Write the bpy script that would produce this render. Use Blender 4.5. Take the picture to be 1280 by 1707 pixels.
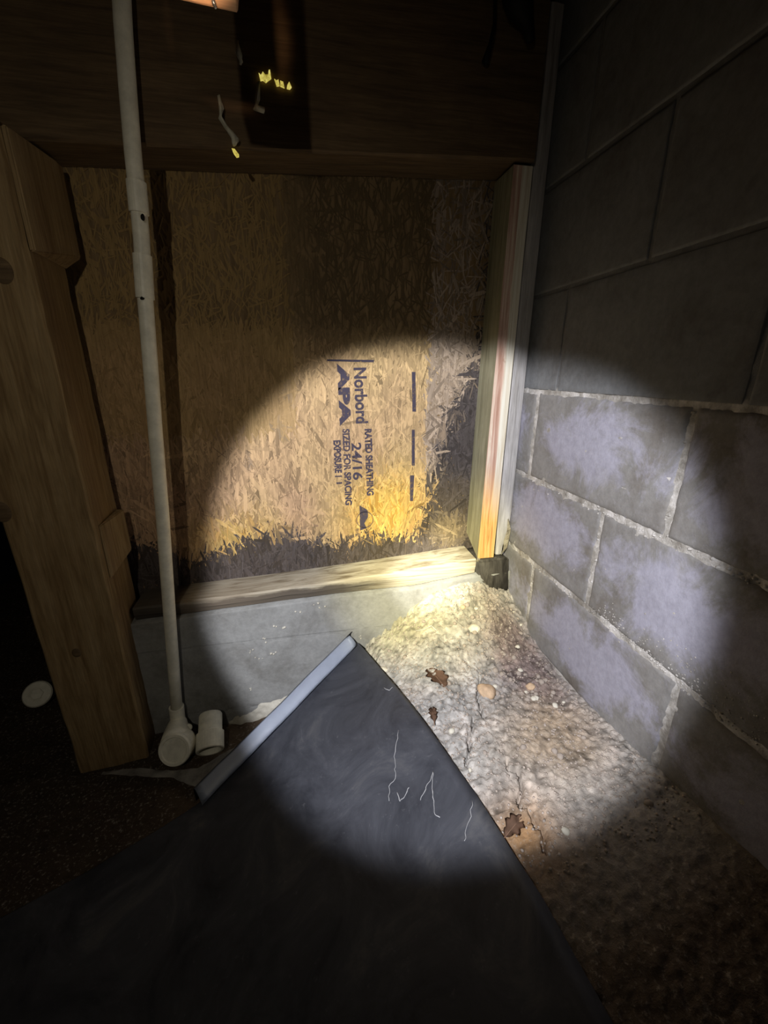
# Crawl-space corner lit by a hand torch.  Units: metres.  Right wall is the plane X = 0,
# the sheathing of the back wall is the plane Y = 0, Z = 0 is a bed joint of the blockwork.
import bpy, bmesh, math, random
import numpy as np
from mathutils import Vector, Matrix, noise

for o in list(bpy.data.objects):
    bpy.data.objects.remove(o)
sc = bpy.context.scene
col = sc.collection

# ------------------------------------------------------------------ camera, world, lamps, exposure
def look(obj, pos, fwd, roll=0.0):
    f = Vector(fwd).normalized()
    r = f.cross(Vector((0, 0, 1))).normalized()
    u = r.cross(f)
    r2 = r * math.cos(roll) + u * math.sin(roll)
    u2 = -r * math.sin(roll) + u * math.cos(roll)
    m = Matrix((r2, u2, -f)).transposed().to_4x4()
    m.translation = Vector(pos)
    obj.matrix_world = m

cd = bpy.data.cameras.new('camera')
cam = bpy.data.objects.new('camera', cd)
col.objects.link(cam)
cd.sensor_fit = 'VERTICAL'
cd.sensor_height = 36.0
cd.lens = 36.0 * 692.07 / 1707.0
cd.clip_start = 0.01
YAW, PITCH, ROLL = math.radians(10.89), math.radians(18.665), math.radians(0.074)
look(cam, (-0.5362, -1.0441, 0.2448),
     (math.sin(YAW) * math.cos(PITCH), math.cos(YAW) * math.cos(PITCH), -math.sin(PITCH)), ROLL)
sc.camera = cam

w = bpy.data.worlds.new('dark'); sc.world = w
w.use_nodes = True
w.node_tree.nodes['Background'].inputs[0].default_value = (0.5, 0.5, 0.55, 1)
w.node_tree.nodes['Background'].inputs[1].default_value = 0.0006

TORCH = (-0.83, -1.32, 0.60)
AIM = (0.372, 0.757, -0.532)
def spot(name, pos, fwd, half, blend, watts, color, radius=0.012):
    l = bpy.data.lights.new(name, 'SPOT')
    l.spot_size = math.radians(half * 2); l.spot_blend = blend
    l.energy = watts; l.color = color; l.shadow_soft_size = radius
    o = bpy.data.objects.new(name, l); col.objects.link(o)
    look(o, pos, fwd)
    return o
spot('torch_beam', TORCH, AIM, 21.9, 0.24, 125, (0.93, 0.94, 1.0))
spot('torch_corona', TORCH, AIM, 11.5, 1.0, 150, (1.0, 0.86, 0.24))
spot('torch_hotspot', TORCH, AIM, 5.0, 1.0, 260, (1.0, 0.98, 0.90))
spot('torch_spill', TORCH, (0.10, 0.84, -0.46), 47, 1.0, 5.4, (1.0, 0.91, 0.74))
spot('torch_wide_spill', TORCH, (-0.15, 0.9, -0.2), 70, 0.8, 1.0, (1.0, 0.88, 0.68))
spot('board_fill_spot', (-0.615, -0.66, 0.575), (0.0, 0.24, 0.085), 10, 0.9, 9.0, (1.0, 0.62, 0.36))  # added warm lamp, out of view, only brightens the hanging board

sc.view_settings.view_transform = 'Standard'
sc.view_settings.look = 'None'
sc.view_settings.exposure = 0.0
sc.view_settings.gamma = 1.0
sc.view_settings.use_curve_mapping = False

# ------------------------------------------------------------------ helpers
rng = random.Random(7)
def link(name, me, mat=None, parent=None):
    o = bpy.data.objects.new(name, me); col.objects.link(o)
    if mat is not None and not me.materials: me.materials.append(mat)
    if parent is not None: o.parent = parent
    return o
def mesh(name, verts, faces, smooth=False):
    me = bpy.data.meshes.new(name)
    me.from_pydata([tuple(map(float, v)) for v in verts], [], faces)
    me.update()
    if smooth:
        me.polygons.foreach_set('use_smooth', [True] * len(me.polygons))
    return me
def from_bm(name, bm, smooth=False):
    me = bpy.data.meshes.new(name)
    bmesh.ops.recalc_face_normals(bm, faces=bm.faces[:])
    bm.to_mesh(me); bm.free()
    if smooth:
        me.polygons.foreach_set('use_smooth', [True] * len(me.polygons))
    return me
def empty(name, loc=(0, 0, 0)):
    o = bpy.data.objects.new(name, None); col.objects.link(o)
    o.location = loc; o.empty_display_size = 0.05
    bpy.context.view_layer.update()
    return o
def tag(o, label=None, cat=None, group=None, kind=None):
    if label: o['label'] = label
    if cat: o['category'] = cat
    if group: o['group'] = group
    if kind: o['kind'] = kind
    return o
def V(*a): return Vector(a)
def n3(x, y, z, s): return noise.noise(Vector((x * s, y * s, z * s)))

def add_tube(bm, pts, radii, seg=16, caps=True):
    pts = [Vector(p) for p in pts]; rings = []
    t0 = (pts[1] - pts[0]).normalized()
    ref = Vector((0, 0, 1)) if abs(t0.z) < 0.9 else Vector((1, 0, 0))
    nrm = t0.cross(ref).normalized()
    for i, p in enumerate(pts):
        if i == 0: t = pts[1] - pts[0]
        elif i == len(pts) - 1: t = pts[-1] - pts[-2]
        else: t = pts[i + 1] - pts[i - 1]
        if t.length < 1e-7: t = t0
        t = t.normalized(); nrm = (nrm - t * nrm.dot(t)).normalized(); b = t.cross(nrm)
        r = radii[i] if hasattr(radii, '__len__') else radii
        rings.append([bm.verts.new(p + (nrm * math.cos(a) + b * math.sin(a)) * r)
                      for a in [2 * math.pi * k / seg for k in range(seg)]])
    for a, c in zip(rings, rings[1:]):
        for k in range(seg):
            bm.faces.new((a[k], a[(k + 1) % seg], c[(k + 1) % seg], c[k]))
    if caps:
        bm.faces.new(rings[0][::-1]); bm.faces.new(rings[-1])
    return rings
def lathe(bm, origin, axis, prof, seg=28):
    """profile = [(distance along axis, radius)], closed where radius is 0"""
    ax = Vector(axis).normalized()
    ref = Vector((0, 0, 1)) if abs(ax.z) < 0.9 else Vector((1, 0, 0))
    u = ax.cross(ref).normalized(); v = ax.cross(u); o = Vector(origin)
    rings = []
    for d, r in prof:
        if r < 1e-6: rings.append([bm.verts.new(o + ax * d)])
        else: rings.append([bm.verts.new(o + ax * d + (u * math.cos(2 * math.pi * k / seg) + v * math.sin(2 * math.pi * k / seg)) * r) for k in range(seg)])
    for a, c in zip(rings, rings[1:]):
        for k in range(seg):
            k2 = (k + 1) % seg
            if len(a) == 1: bm.faces.new((a[0], c[k], c[k2]))
            elif len(c) == 1: bm.faces.new((a[k], a[k2], c[0]))
            else: bm.faces.new((a[k], a[k2], c[k2], c[k]))
def lumber(p0, p1, wx, wy, n=24, rough=0.0012, seed=0, bevel=0.0025, along='z'):
    """A sawn board from p0 to p1 (centres of its end faces) with eased, slightly wavy edges."""
    p0, p1 = Vector(p0), Vector(p1)
    bm = bmesh.new(); rings = []
    hx, hy, b = wx / 2, wy / 2, bevel
    prof = [(-hx + b, -hy), (hx - b, -hy), (hx, -hy + b), (hx, hy - b), (hx - b, hy), (-hx + b, hy), (-hx, hy - b), (-hx, -hy + b)]
    t = (p1 - p0).normalized()
    if along == 'z': ex, ey = Vector((1, 0, 0)), Vector((0, 1, 0))
    else: ex, ey = Vector((0, 1, 0)), Vector((0, 0, 1))
    ex = (ex - t * ex.dot(t)).normalized(); ey = (ey - t * ey.dot(t) - ex * ey.dot(ex)).normalized()
    for i in range(n + 1):
        c = p0.lerp(p1, i / n); ring = []
        for k, (a, d) in enumerate(prof):
            q = c + ex * a + ey * d
            j = Vector((noise.noise(q * 23 + Vector((seed, 0, 0))), noise.noise(q * 21 + Vector((0, seed, 5))), 0)) * rough
            ring.append(bm.verts.new(q + ex * j.x + ey * j.y))
        rings.append(ring)
    for a, c in zip(rings, rings[1:]):
        for k in range(8): bm.faces.new((a[k], a[(k + 1) % 8], c[(k + 1) % 8], c[k]))
    bm.faces.new(rings[0][::-1]); bm.faces.new(rings[-1])
    return bm
def tps(pts):
    P = np.array([p[:2] for p in pts], float); z = np.array([p[2] for p in pts], float); n = len(P)
    def U(d): return np.where(d > 1e-9, d * d * np.log(np.maximum(d, 1e-9)), 0.0)
    K = U(np.linalg.norm(P[:, None] - P[None], axis=2)) + np.eye(n) * 2e-4
    A = np.zeros((n + 3, n + 3)); A[:n, :n] = K; A[:n, n] = 1; A[:n, n + 1:] = P; A[n, :n] = 1; A[n + 1:, :n] = P.T
    c = np.linalg.solve(A, np.r_[z, 0, 0, 0])
    def f(x, y):
        q = np.stack([np.ravel(x), np.ravel(y)], 1).astype(float)
        d = np.linalg.norm(q[:, None] - P[None], axis=2)
        return (U(d) @ c[:n] + c[n] + q @ c[n + 1:]).reshape(np.shape(x))
    return f
def interp(x, tab):
    return float(np.interp(x, [t[0] for t in tab], [t[1] for t in tab]))

# ------------------------------------------------------------------ materials
class NT:
    def __init__(s, name, rough=0.8, spec=0.3):
        s.m = bpy.data.materials.new(name); s.m.use_nodes = True
        s.t = s.m.node_tree; s.b = s.t.nodes['Principled BSDF']
        s.b.inputs['Roughness'].default_value = rough
        s.b.inputs['Specular IOR Level'].default_value = spec
    def n(s, typ, **kw):
        nd = s.t.nodes.new(typ)
        for k, v in kw.items():
            if k in nd.inputs:
                nd.inputs[k].default_value = v
            else: setattr(nd, k, v)
        return nd
    def l(s, a, b): s.t.links.new(a, b)
    def coord(s, scale=(1, 1, 1), kind='Object'):
        tc = s.n('ShaderNodeTexCoord'); mp = s.n('ShaderNodeMapping')
        mp.inputs['Scale'].default_value = scale
        s.l(tc.outputs[kind], mp.inputs['Vector']); return mp.outputs[0]
    def noise(s, vec, scale, detail=6, rough=0.6, dist=0.0):
        nd = s.n('ShaderNodeTexNoise'); nd.inputs['Scale'].default_value = scale
        nd.inputs['Detail'].default_value = detail; nd.inputs['Roughness'].default_value = rough
        nd.inputs['Distortion'].default_value = dist
        s.l(vec, nd.inputs['Vector']); return nd.outputs['Fac']
    def ramp(s, fac, stops):
        r = s.n('ShaderNodeValToRGB'); e = r.color_ramp.elements
        while len(e) < len(stops): e.new(0.5)
        for k, (p, c) in enumerate(stops):
            e[k].position = p; e[k].color = (c, c, c, 1) if not hasattr(c, '__len__') else (*c, 1)
        s.l(fac, r.inputs['Fac']); return r.outputs['Color']
    def mix(s, fac, a, b, mode='MIX'):
        m = s.n('ShaderNodeMix', data_type='RGBA', blend_type=mode)
        for v, i in ((fac, 0), (a, 6), (b, 7)):
            if hasattr(v, 'links'): s.l(v, m.inputs[i])
            elif hasattr(v, '__len__'): m.inputs[i].default_value = (*v, 1)
            else: m.inputs[i].default_value = v
        return m.outputs[2]
    def math(s, op, a, b=None):
        m = s.n('ShaderNodeMath', operation=op)
        for v, i in ((a, 0), (b, 1)):
            if v is None: continue
            if hasattr(v, 'links'): s.l(v, m.inputs[i])
            else: m.inputs[i].default_value = v
        return m.outputs[0]
    def color(s, c): s.l(c, s.b.inputs['Base Color'])
    def bump(s, h, strength=0.4, dist=0.002):
        b = s.n('ShaderNodeBump', Strength=strength, Distance=dist)
        s.l(h, b.inputs['Height']); s.l(b.outputs[0], s.b.inputs['Normal'])

def wood(name, c0, c1, c2, axis='z', scale=1.0, rough=0.75, spec=0.25):
    k = NT(name, rough, spec)
    st = {'z': (26, 26, 1.6), 'x': (1.6, 26, 26)}[axis]
    v = k.coord(tuple(a * scale for a in st))
    g = k.noise(v, 3.0, 8, 0.6, 0.6)
    big = k.noise(k.coord((3, 3, 3)), 3.0, 5, 0.6)
    fine = k.noise(k.coord(tuple(a * 4 for a in st)), 3.0, 4, 0.6)
    c = k.ramp(g, [(0.33, c0), (0.5, c1), (0.68, c2)])
    c = k.mix(k.math('MULTIPLY', k.ramp(big, [(0.4, 0), (0.7, 1)]), 0.55), c, c0)
    c = k.mix(0.35, c, k.ramp(fine, [(0.35, 0.25), (0.65, 1.0)]), 'MULTIPLY')
    k.color(c); k.bump(g, 0.35, 0.0015)
    return k.m

def concrete(name, base, pale, dark, amount=1.0, generated=True):
    k = NT(name, 0.9, 0.2)
    v = k.coord((1, 1, 1))
    n1 = k.noise(v, 9, 8, 0.65, 0.3); n2 = k.noise(v, 70, 6, 0.7); n4 = k.noise(v, 3.3, 4, 0.6)
    c = k.ramp(n1, [(0.3, dark), (0.52, base), (0.75, [b * 1.15 for b in base])])
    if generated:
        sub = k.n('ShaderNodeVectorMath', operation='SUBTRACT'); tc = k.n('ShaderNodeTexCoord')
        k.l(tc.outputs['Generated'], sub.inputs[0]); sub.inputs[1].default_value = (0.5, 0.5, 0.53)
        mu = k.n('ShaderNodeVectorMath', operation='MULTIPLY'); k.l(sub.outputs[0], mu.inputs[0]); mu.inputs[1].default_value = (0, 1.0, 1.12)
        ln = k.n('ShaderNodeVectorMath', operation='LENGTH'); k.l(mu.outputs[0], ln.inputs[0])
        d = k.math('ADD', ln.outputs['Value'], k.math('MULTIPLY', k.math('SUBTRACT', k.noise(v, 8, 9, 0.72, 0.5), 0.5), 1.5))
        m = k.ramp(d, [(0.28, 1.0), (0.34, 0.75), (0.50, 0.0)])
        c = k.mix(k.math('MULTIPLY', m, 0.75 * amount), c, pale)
    m2 = k.ramp(k.noise(v, 30, 10, 0.82, 0.3), [(0.56, 0.0), (0.72, 1.0)])
    c = k.mix(k.math('MULTIPLY', m2, 0.45 * amount), c, [min(1, p * 1.2) for p in pale])
    c = k.mix(0.45, c, k.ramp(n2, [(0.3, 0.5), (0.62, 1.0)]), 'MULTIPLY')
    k.color(c); k.bump(k.math('ADD', n2, k.math('MULTIPLY', n1, 0.7)), 0.55, 0.002)
    return k.m

M = {}
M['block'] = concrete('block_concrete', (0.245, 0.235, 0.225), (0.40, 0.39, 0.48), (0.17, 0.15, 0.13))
M['parged'] = concrete('parged_concrete', (0.195, 0.20, 0.205), (0.25, 0.255, 0.27), (0.14, 0.135, 0.13), 0.45, False)
M['found'] = concrete('foundation_concrete', (0.30, 0.30, 0.29), (0.50, 0.50, 0.50), (0.20, 0.195, 0.18), 0.5, False)
def wall_mortar():
    k = NT('bed_mortar', 0.92, 0.15)
    v = k.coord(); n1 = k.noise(v, 22, 8, 0.7, 0.4); n2 = k.noise(v, 120, 6, 0.7)
    low = k.ramp(n1, [(0.32, (0.20, 0.18, 0.155)), (0.47, (0.40, 0.375, 0.34)), (0.62, (0.68, 0.65, 0.62))])
    sep = k.n('ShaderNodeSeparateXYZ'); tc = k.n('ShaderNodeTexCoord'); k.l(tc.outputs['Object'], sep.inputs[0])
    f = k.n('ShaderNodeMapRange'); k.l(sep.outputs['Z'], f.inputs['Value'])
    f.inputs['From Min'].default_value = 0.205; f.inputs['From Max'].default_value = 0.215
    c = k.mix(f.outputs[0], low, (0.18, 0.182, 0.184))
    c = k.mix(0.4, c, k.ramp(n2, [(0.3, 0.5), (0.62, 1.0)]), 'MULTIPLY')
    k.color(c); k.bump(k.math('ADD', n1, n2), 0.7, 0.003); return k.m
M['mortar'] = wall_mortar()
M['plaster'] = concrete('splashed_mortar', (0.58, 0.55, 0.47), (0.78, 0.76, 0.68), (0.40, 0.36, 0.28), 1.0, False)
M['post'] = wood('post_wood', (0.23, 0.145, 0.065), (0.34, 0.235, 0.115), (0.42, 0.30, 0.16))
M['cleat'] = wood('cleat_wood', (0.27, 0.18, 0.085), (0.38, 0.27, 0.14), (0.45, 0.34, 0.19))
M['beam'] = wood('beam_wood', (0.10, 0.065, 0.035), (0.16, 0.105, 0.055), (0.20, 0.135, 0.07), 'x')
M['joist'] = wood('joist_wood', (0.62, 0.36, 0.20), (0.72, 0.44, 0.26), (0.78, 0.50, 0.31), 'x')
M['plate'] = wood('plate_wood', (0.20, 0.165, 0.11), (0.44, 0.39, 0.28), (0.56, 0.51, 0.38), 'x')
M['rot'] = wood('rotten_wood', (0.025, 0.02, 0.018), (0.06, 0.05, 0.042), (0.13, 0.11, 0.09), 'x')
M['stud'] = wood('stud_side_wood', (0.24, 0.22, 0.135), (0.36, 0.335, 0.215), (0.44, 0.41, 0.28))
M['grey'] = wood('weathered_wood', (0.34, 0.32, 0.30), (0.50, 0.48, 0.47), (0.60, 0.58, 0.57))
M['darkblock'] = wood('dark_stub_wood', (0.035, 0.031, 0.028), (0.075, 0.068, 0.06), (0.13, 0.12, 0.105))
def stud_face():
    k = NT('stud_face_wood', 0.7, 0.3)
    g = k.noise(k.coord((60, 60, 2.2)), 2.2, 8, 0.6, 0.8)
    sep = k.n('ShaderNodeSeparateXYZ'); tc = k.n('ShaderNodeTexCoord'); k.l(tc.outputs['Object'], sep.inputs[0])
    orange = k.ramp(g, [(0.35, (0.46, 0.20, 0.06)), (0.5, (0.66, 0.36, 0.12)), (0.68, (0.74, 0.50, 0.22))])
    pink = k.ramp(g, [(0.35, (0.42, 0.24, 0.17)), (0.5, (0.60, 0.40, 0.31)), (0.62, (0.76, 0.64, 0.50))])
    f = k.n('ShaderNodeMapRange'); k.l(sep.outputs['Z'], f.inputs['Value'])
    f.inputs['From Min'].default_value = 0.10; f.inputs['From Max'].default_value = 0.26
    c = k.mix(f.outputs[0], orange, pink)
    # sapwood stripe down the right half
    s = k.n('ShaderNodeMapRange'); k.l(sep.outputs['X'], s.inputs['Value'])
    s.inputs['From Min'].default_value = 0.004; s.inputs['From Max'].default_value = 0.007
    c = k.mix(k.math('MULTIPLY', s.outputs[0], f.outputs[0]), c, k.ramp(g, [(0.4, (0.62, 0.54, 0.40)), (0.6, (0.80, 0.76, 0.64))]))
    kn = k.noise(k.coord((14, 14, 9)), 1.0, 3, 0.5, 1.5)
    c = k.mix(k.ramp(kn, [(0.66, 0.0), (0.72, 0.75)]), c, (0.28, 0.11, 0.03))
    k.color(c); k.bump(g, 0.3, 0.001); return k.m
M['studface'] = stud_face()
def osb(name, attr):
    k = NT(name, 0.75, 0.25)
    fine = k.noise(k.coord((260, 1, 14)), 1.0, 6, 0.65, 0.5)
    if attr:
        a = k.n('ShaderNodeVertexColor', layer_name='tint'); c = a.outputs['Color']
    else:
        c = k.ramp(k.noise(k.coord((40, 1, 9)), 1, 6, 0.7, 1.0), [(0.3, (0.17, 0.11, 0.05)), (0.6, (0.28, 0.19, 0.095))])
    c = k.mix(0.55, c, k.ramp(fine, [(0.32, 0.45), (0.6, 1.0)]), 'MULTIPLY')
    k.color(c); k.bump(fine, 0.25, 0.0006); return k.m
M['osb'] = osb('oriented_strand_board', False)
M['strand'] = osb('wood_strands', True)
def ink():
    k = NT('stamp_ink', 0.85, 0.1)
    k.b.inputs['Base Color'].default_value = (0.07, 0.06, 0.085, 1)
    f = k.noise(k.coord((90, 1, 90)), 1.0, 6, 0.7)
    al = k.ramp(f, [(0.36, 0.35), (0.48, 0.92)])
    k.l(al, k.b.inputs['Alpha']); return k.m
M['ink'] = ink()
def soil():
    k = NT('dry_soil', 0.95, 0.15)
    v = k.coord((1, 1, 1))
    n1 = k.noise(v, 55, 8, 0.7, 0.3); n2 = k.noise(v, 9, 5, 0.6, 0.5); n3_ = k.noise(v, 160, 4, 0.7)
    a = k.n('ShaderNodeVertexColor', layer_name='tint')
    c = k.mix(0.7, a.outputs['Color'], k.ramp(n1, [(0.3, 0.35), (0.5, 0.85), (0.66, 1.0)]), 'MULTIPLY')
    c = k.mix(k.math('MULTIPLY', k.ramp(n3_, [(0.56, 0.0), (0.68, 1.0)]), 0.35), c, (0.62, 0.57, 0.50))
    k.color(c); k.bump(k.math('ADD', n1, n3_), 0.7, 0.004); return k.m
M['soil'] = soil()
def plain(name, c, rough=0.6, spec=0.4, var=0.25, scale=30, bump=0.1):
    k = NT(name, rough, spec)
    n = k.noise(k.coord(), scale, 6, 0.65)
    k.color(k.ramp(n, [(0.3, [x * (1 - var) for x in c]), (0.65, [min(1, x * (1 + var * 0.5)) for x in c])]))
    k.bump(n, bump, 0.001); return k.m
M['pvc'] = plain('old_white_pvc', (0.86, 0.83, 0.70), 0.45, 0.4, 0.18, 40, 0.1)
M['pvcdark'] = plain('pipe_bore', (0.22, 0.21, 0.19), 0.8, 0.2, 0.4, 60)
M['white'] = plain('pale_plastic', (0.50, 0.55, 0.66), 0.42, 0.5, 0.07, 30, 0.03)
M['film'] = plain('cloudy_film', (0.42, 0.40, 0.36), 0.5, 0.4, 0.5, 28, 0.2)
def black_sheet():
    k = NT('black_plastic', 0.5, 0.35)
    v = k.coord(); n = k.noise(v, 7.5, 8, 0.72, 0.9); f = k.noise(v, 90, 5, 0.7); s = k.noise(k.coord((60, 6, 6)), 1.0, 5, 0.7, 1.2)
    c = k.ramp(n, [(0.35, (0.030, 0.032, 0.040)), (0.55, (0.055, 0.058, 0.070)), (0.72, (0.10, 0.10, 0.105))])
    c = k.mix(k.math('MULTIPLY', k.ramp(f, [(0.62, 0.0), (0.75, 1.0)]), 0.25), c, (0.22, 0.22, 0.23))
    c = k.mix(k.math('MULTIPLY', k.ramp(s, [(0.66, 0.0), (0.76, 1.0)]), 0.2), c, (0.25, 0.25, 0.27))
    k.color(c); k.l(k.ramp(n, [(0.3, 0.42), (0.7, 0.62)]), k.b.inputs['Roughness']); k.bump(n, 0.1, 0.003); return k.m
M['sheet'] = black_sheet()
M['stone_white'] = plain('pale_stone', (0.66, 0.62, 0.52), 0.9, 0.2, 0.3, 60, 0.4)
M['stone_tan'] = plain('tan_stone', (0.56, 0.40, 0.26), 0.9, 0.2, 0.3, 60, 0.4)
M['clod'] = plain('soil_clod', (0.40, 0.34, 0.29), 0.95, 0.1, 0.4, 90, 0.5)
M['leaf'] = plain('dead_leaf', (0.25, 0.15, 0.10), 0.8, 0.2, 0.4, 40, 0.3)
M['web'] = plain('dusty_thread', (0.40, 0.40, 0.41), 0.9, 0.1, 0.2, 200, 0.0)
M['greyweb'] = plain('dusty_cobweb', (0.55, 0.53, 0.42), 0.9, 0.1, 0.4, 80, 0.0)
M['black'] = plain('black_rubber', (0.010, 0.009, 0.009), 0.6, 0.2, 0.2, 30, 0.1)
M['steel'] = plain('bright_nail', (0.7, 0.68, 0.64), 0.25, 0.6, 0.1, 30, 0.0)
M['steel'].node_tree.nodes['Principled BSDF'].inputs['Metallic'].default_value = 0.8
def glow():
    k = NT('daylight_in_gap', 0.8)
    c = k.ramp(k.noise(k.coord(), 160, 4, 0.7), [(0.35, (0.36, 0.28, 0.04)), (0.6, (0.85, 0.72, 0.16)), (0.75, (1.0, 0.92, 0.45))])
    k.color(c); k.l(c, k.b.inputs['Emission Color']); k.b.inputs['Emission Strength'].default_value = 0.75; return k.m
M['glow'] = glow()

# ------------------------------------------------------------------ ground surface
SHEET = tps([(-0.432, -0.115, -0.435), (-0.60, -0.235, -0.512), (-0.765, -0.355, -0.588), (-0.344, -0.41, -0.403), (-0.29, -0.59, -0.405),
             (-0.263, -0.74, -0.405), (-0.25, -0.86, -0.405), (-0.24, -1.2, -0.40), (-0.24, -1.7, -0.40), (-0.50, -0.40, -0.455), (-0.52, -0.7, -0.47),
             (-0.8, -0.75, -0.585), (-1.2, -0.8, -0.635), (-1.2, -1.5, -0.63), (-0.6, -1.5, -0.51), (-1.75, -1.0, -0.64), (-1.1, -0.5, -0.64)])
SOIL = tps([(-0.123, -0.1, -0.292), (-0.256, -0.1, -0.337), (-0.321, -0.1, -0.384), (-0.40, -0.1, -0.445), (-0.50, -0.12, -0.54), (-0.587, -0.1, -0.605), (-0.72, -0.1, -0.655),
            (-0.868, -0.1, -0.655), (0.0, -0.09, -0.325), (0, -0.215, -0.375), (0, -0.354, -0.402), (0, -0.493, -0.388), (0, -0.609, -0.371),
            (0, -0.786, -0.343), (0, -1.2, -0.33), (0, -1.8, -0.33), (-0.344, -0.40, -0.415), (-0.29, -0.58, -0.415), (-0.26, -0.74, -0.415),
            (-0.25, -0.86, -0.415), (-0.24, -1.2, -0.41), (-0.24, -1.8, -0.41), (-0.15, -0.30, -0.388), (-0.12, -0.52, -0.392), (-0.60, -0.20, -0.61),
            (-0.72, -0.27, -0.645), (-0.88, -0.20, -0.664), (-1.1, -0.2, -0.668), (-0.8, -0.35, -0.65), (-1.1, -0.5, -0.66), (-0.8, -0.8, -0.62),
            (-1.3, -0.8, -0.66), (-1.3, -1.8, -0.66), (-0.6, -1.5, -0.55), (-0.5, -0.6, -0.50), (-1.75, 0.0, -0.66), (-1.75, 1.0, -0.66), (-0.8, 0.6, -0.66), (0.1, 0.8, -0.6), (-1.2, 0.05, -0.655)])
EDGE_R = [(-0.115, -0.428), (-0.25, -0.388), (-0.42, -0.343), (-0.59, -0.293), (-0.74, -0.266), (-0.86, -0.252), (-1.2, -0.24), (-1.7, -0.24)]
EDGE_L = [(-0.115, -0.436), (-0.355, -0.765), (-0.50, -1.15), (-0.62, -1.7), (-1.7, -1.75)]
def right_edge(y): return float(np.interp(-y, [-e[0] for e in EDGE_R], [e[1] for e in EDGE_R]))
def left_edge(y): return float(np.interp(-y, [-e[0] for e in EDGE_L], [e[1] for e in EDGE_L]))
CRACKS = [[(-0.2257, -0.6175, -0.4000), (-0.2250, -0.6434, -0.4000), (-0.2201, -0.6605, -0.4000), (-0.2277, -0.6843, -0.4000)],
          [(-0.2392, -0.4427, -0.4000), (-0.2687, -0.4943, -0.4000), (-0.2858, -0.5256, -0.4000)],
          [(-0.3372, -0.4812, -0.4000), (-0.3319, -0.5497, -0.4000), (-0.3109, -0.5648, -0.4000)],
          [(-0.2209, -0.5443, -0.3900), (-0.2103, -0.5812, -0.3900), (-0.2346, -0.6185, -0.3900)],
          [(-0.1831, -0.3413, -0.4000), (-0.2111, -0.3910, -0.4000), (-0.2186, -0.4389, -0.4000)],
          [(-0.425, -0.108, 0), (-0.385, -0.112, 0), (-0.345, -0.106, 0), (-0.32, -0.112, 0), (-0.285, -0.107, 0)]]
def crack_depth(X, Y):
    d = np.zeros_like(X)
    W1 = np.array([[noise.noise(Vector((a * 55, b * 55, 3))) * 0.010 + noise.noise(Vector((a * 160, b * 160, 3))) * 0.004 for a, b in zip(r0, r1)] for r0, r1 in zip(X, Y)])
    X = X + W1; Y = Y + W1[::-1] * 0.4 + W1 * 0.5
    for ci, c in enumerate(CRACKS):
        for a, b in zip(c, c[1:]):
            ax, ay, bx, by = a[0], a[1], b[0], b[1]
            L2 = (bx - ax) ** 2 + (by - ay) ** 2
            t = np.clip(((X - ax) * (bx - ax) + (Y - ay) * (by - ay)) / L2, 0, 1)
            q = np.hypot(X - ax - t * (bx - ax), Y - ay - t * (by - ay))
            wd = 0.009 if ci == 5 else 0.0045
            d = np.maximum(d, np.clip(1 - q / wd, 0, 1) * (0.05 if ci == 5 else 0.022))
    return d
xs = np.unique(np.r_[np.linspace(-1.9, -0.62, 70), np.linspace(-0.62, -0.46, 30), np.linspace(-0.46, 0.02, 215)])
ys = np.unique(np.r_[np.linspace(-1.9, -0.90, 60), np.linspace(-0.90, -0.62, 90), np.linspace(-0.62, -0.06, 235), np.linspace(-0.06, 1.1, 40)])
GX, GY = np.meshgrid(xs, ys)
GZ = SOIL(GX, GY)
ny, nx = GX.shape
def clods(x, y):
    p = Vector((x, y, 0))
    a = noise.noise(p * 24) * 0.006 + noise.noise(p * 75) * 0.0045
    vor = noise.voronoi(p * 62 + Vector((noise.noise(p * 40), noise.noise(p * 44 + Vector((9, 0, 0))), 0)) * 0.9)[0]
    b = min(vor[1] - vor[0], 0.55) * 0.0085
    vor2 = noise.voronoi(p * 150)[0]
    return a + b + min(vor2[1] - vor2[0], 0.5) * 0.0045 + noise.noise(p * 170) * 0.0022 - 0.007
N = np.zeros_like(GZ)
for j in range(ny):
    for i in range(nx):
        x, y = GX[j, i], GY[j, i]
        if x > -0.66 and y > -1.0 and y < 0: N[j, i] = clods(x, y)
        else: N[j, i] = noise.noise(Vector((x, y, 0)) * 14) * 0.008
calm = np.clip(1.0 - 0.55 * np.clip((-0.62 - GY) / 0.1, 0, 1) - 0.45 * np.exp(-((GX + 0.10) ** 2 + (GY + 0.55) ** 2) / 0.02), 0, 1)
Zs = GZ + N * calm - crack_depth(GX, GY)
SZ = SHEET(GX, GY)
RE = np.interp(-GY, [-e[0] for e in EDGE_R], [e[1] for e in EDGE_R])
LE = np.interp(-GY, [-e[0] for e in EDGE_L], [e[1] for e in EDGE_L])
under = (GX < RE + 0.004) & (GX > LE - 0.004) & (GY < -0.10)
Zs = np.where(under, np.minimum(Zs, SZ - 0.012), Zs)
fv = np.stack([GX, GY, Zs], 2).reshape(-1, 3)
ff = [(j * nx + i, j * nx + i + 1, (j + 1) * nx + i + 1, (j + 1) * nx + i) for j in range(ny - 1) for i in range(nx - 1)]
fm = mesh('floor', fv, ff, True)
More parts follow.
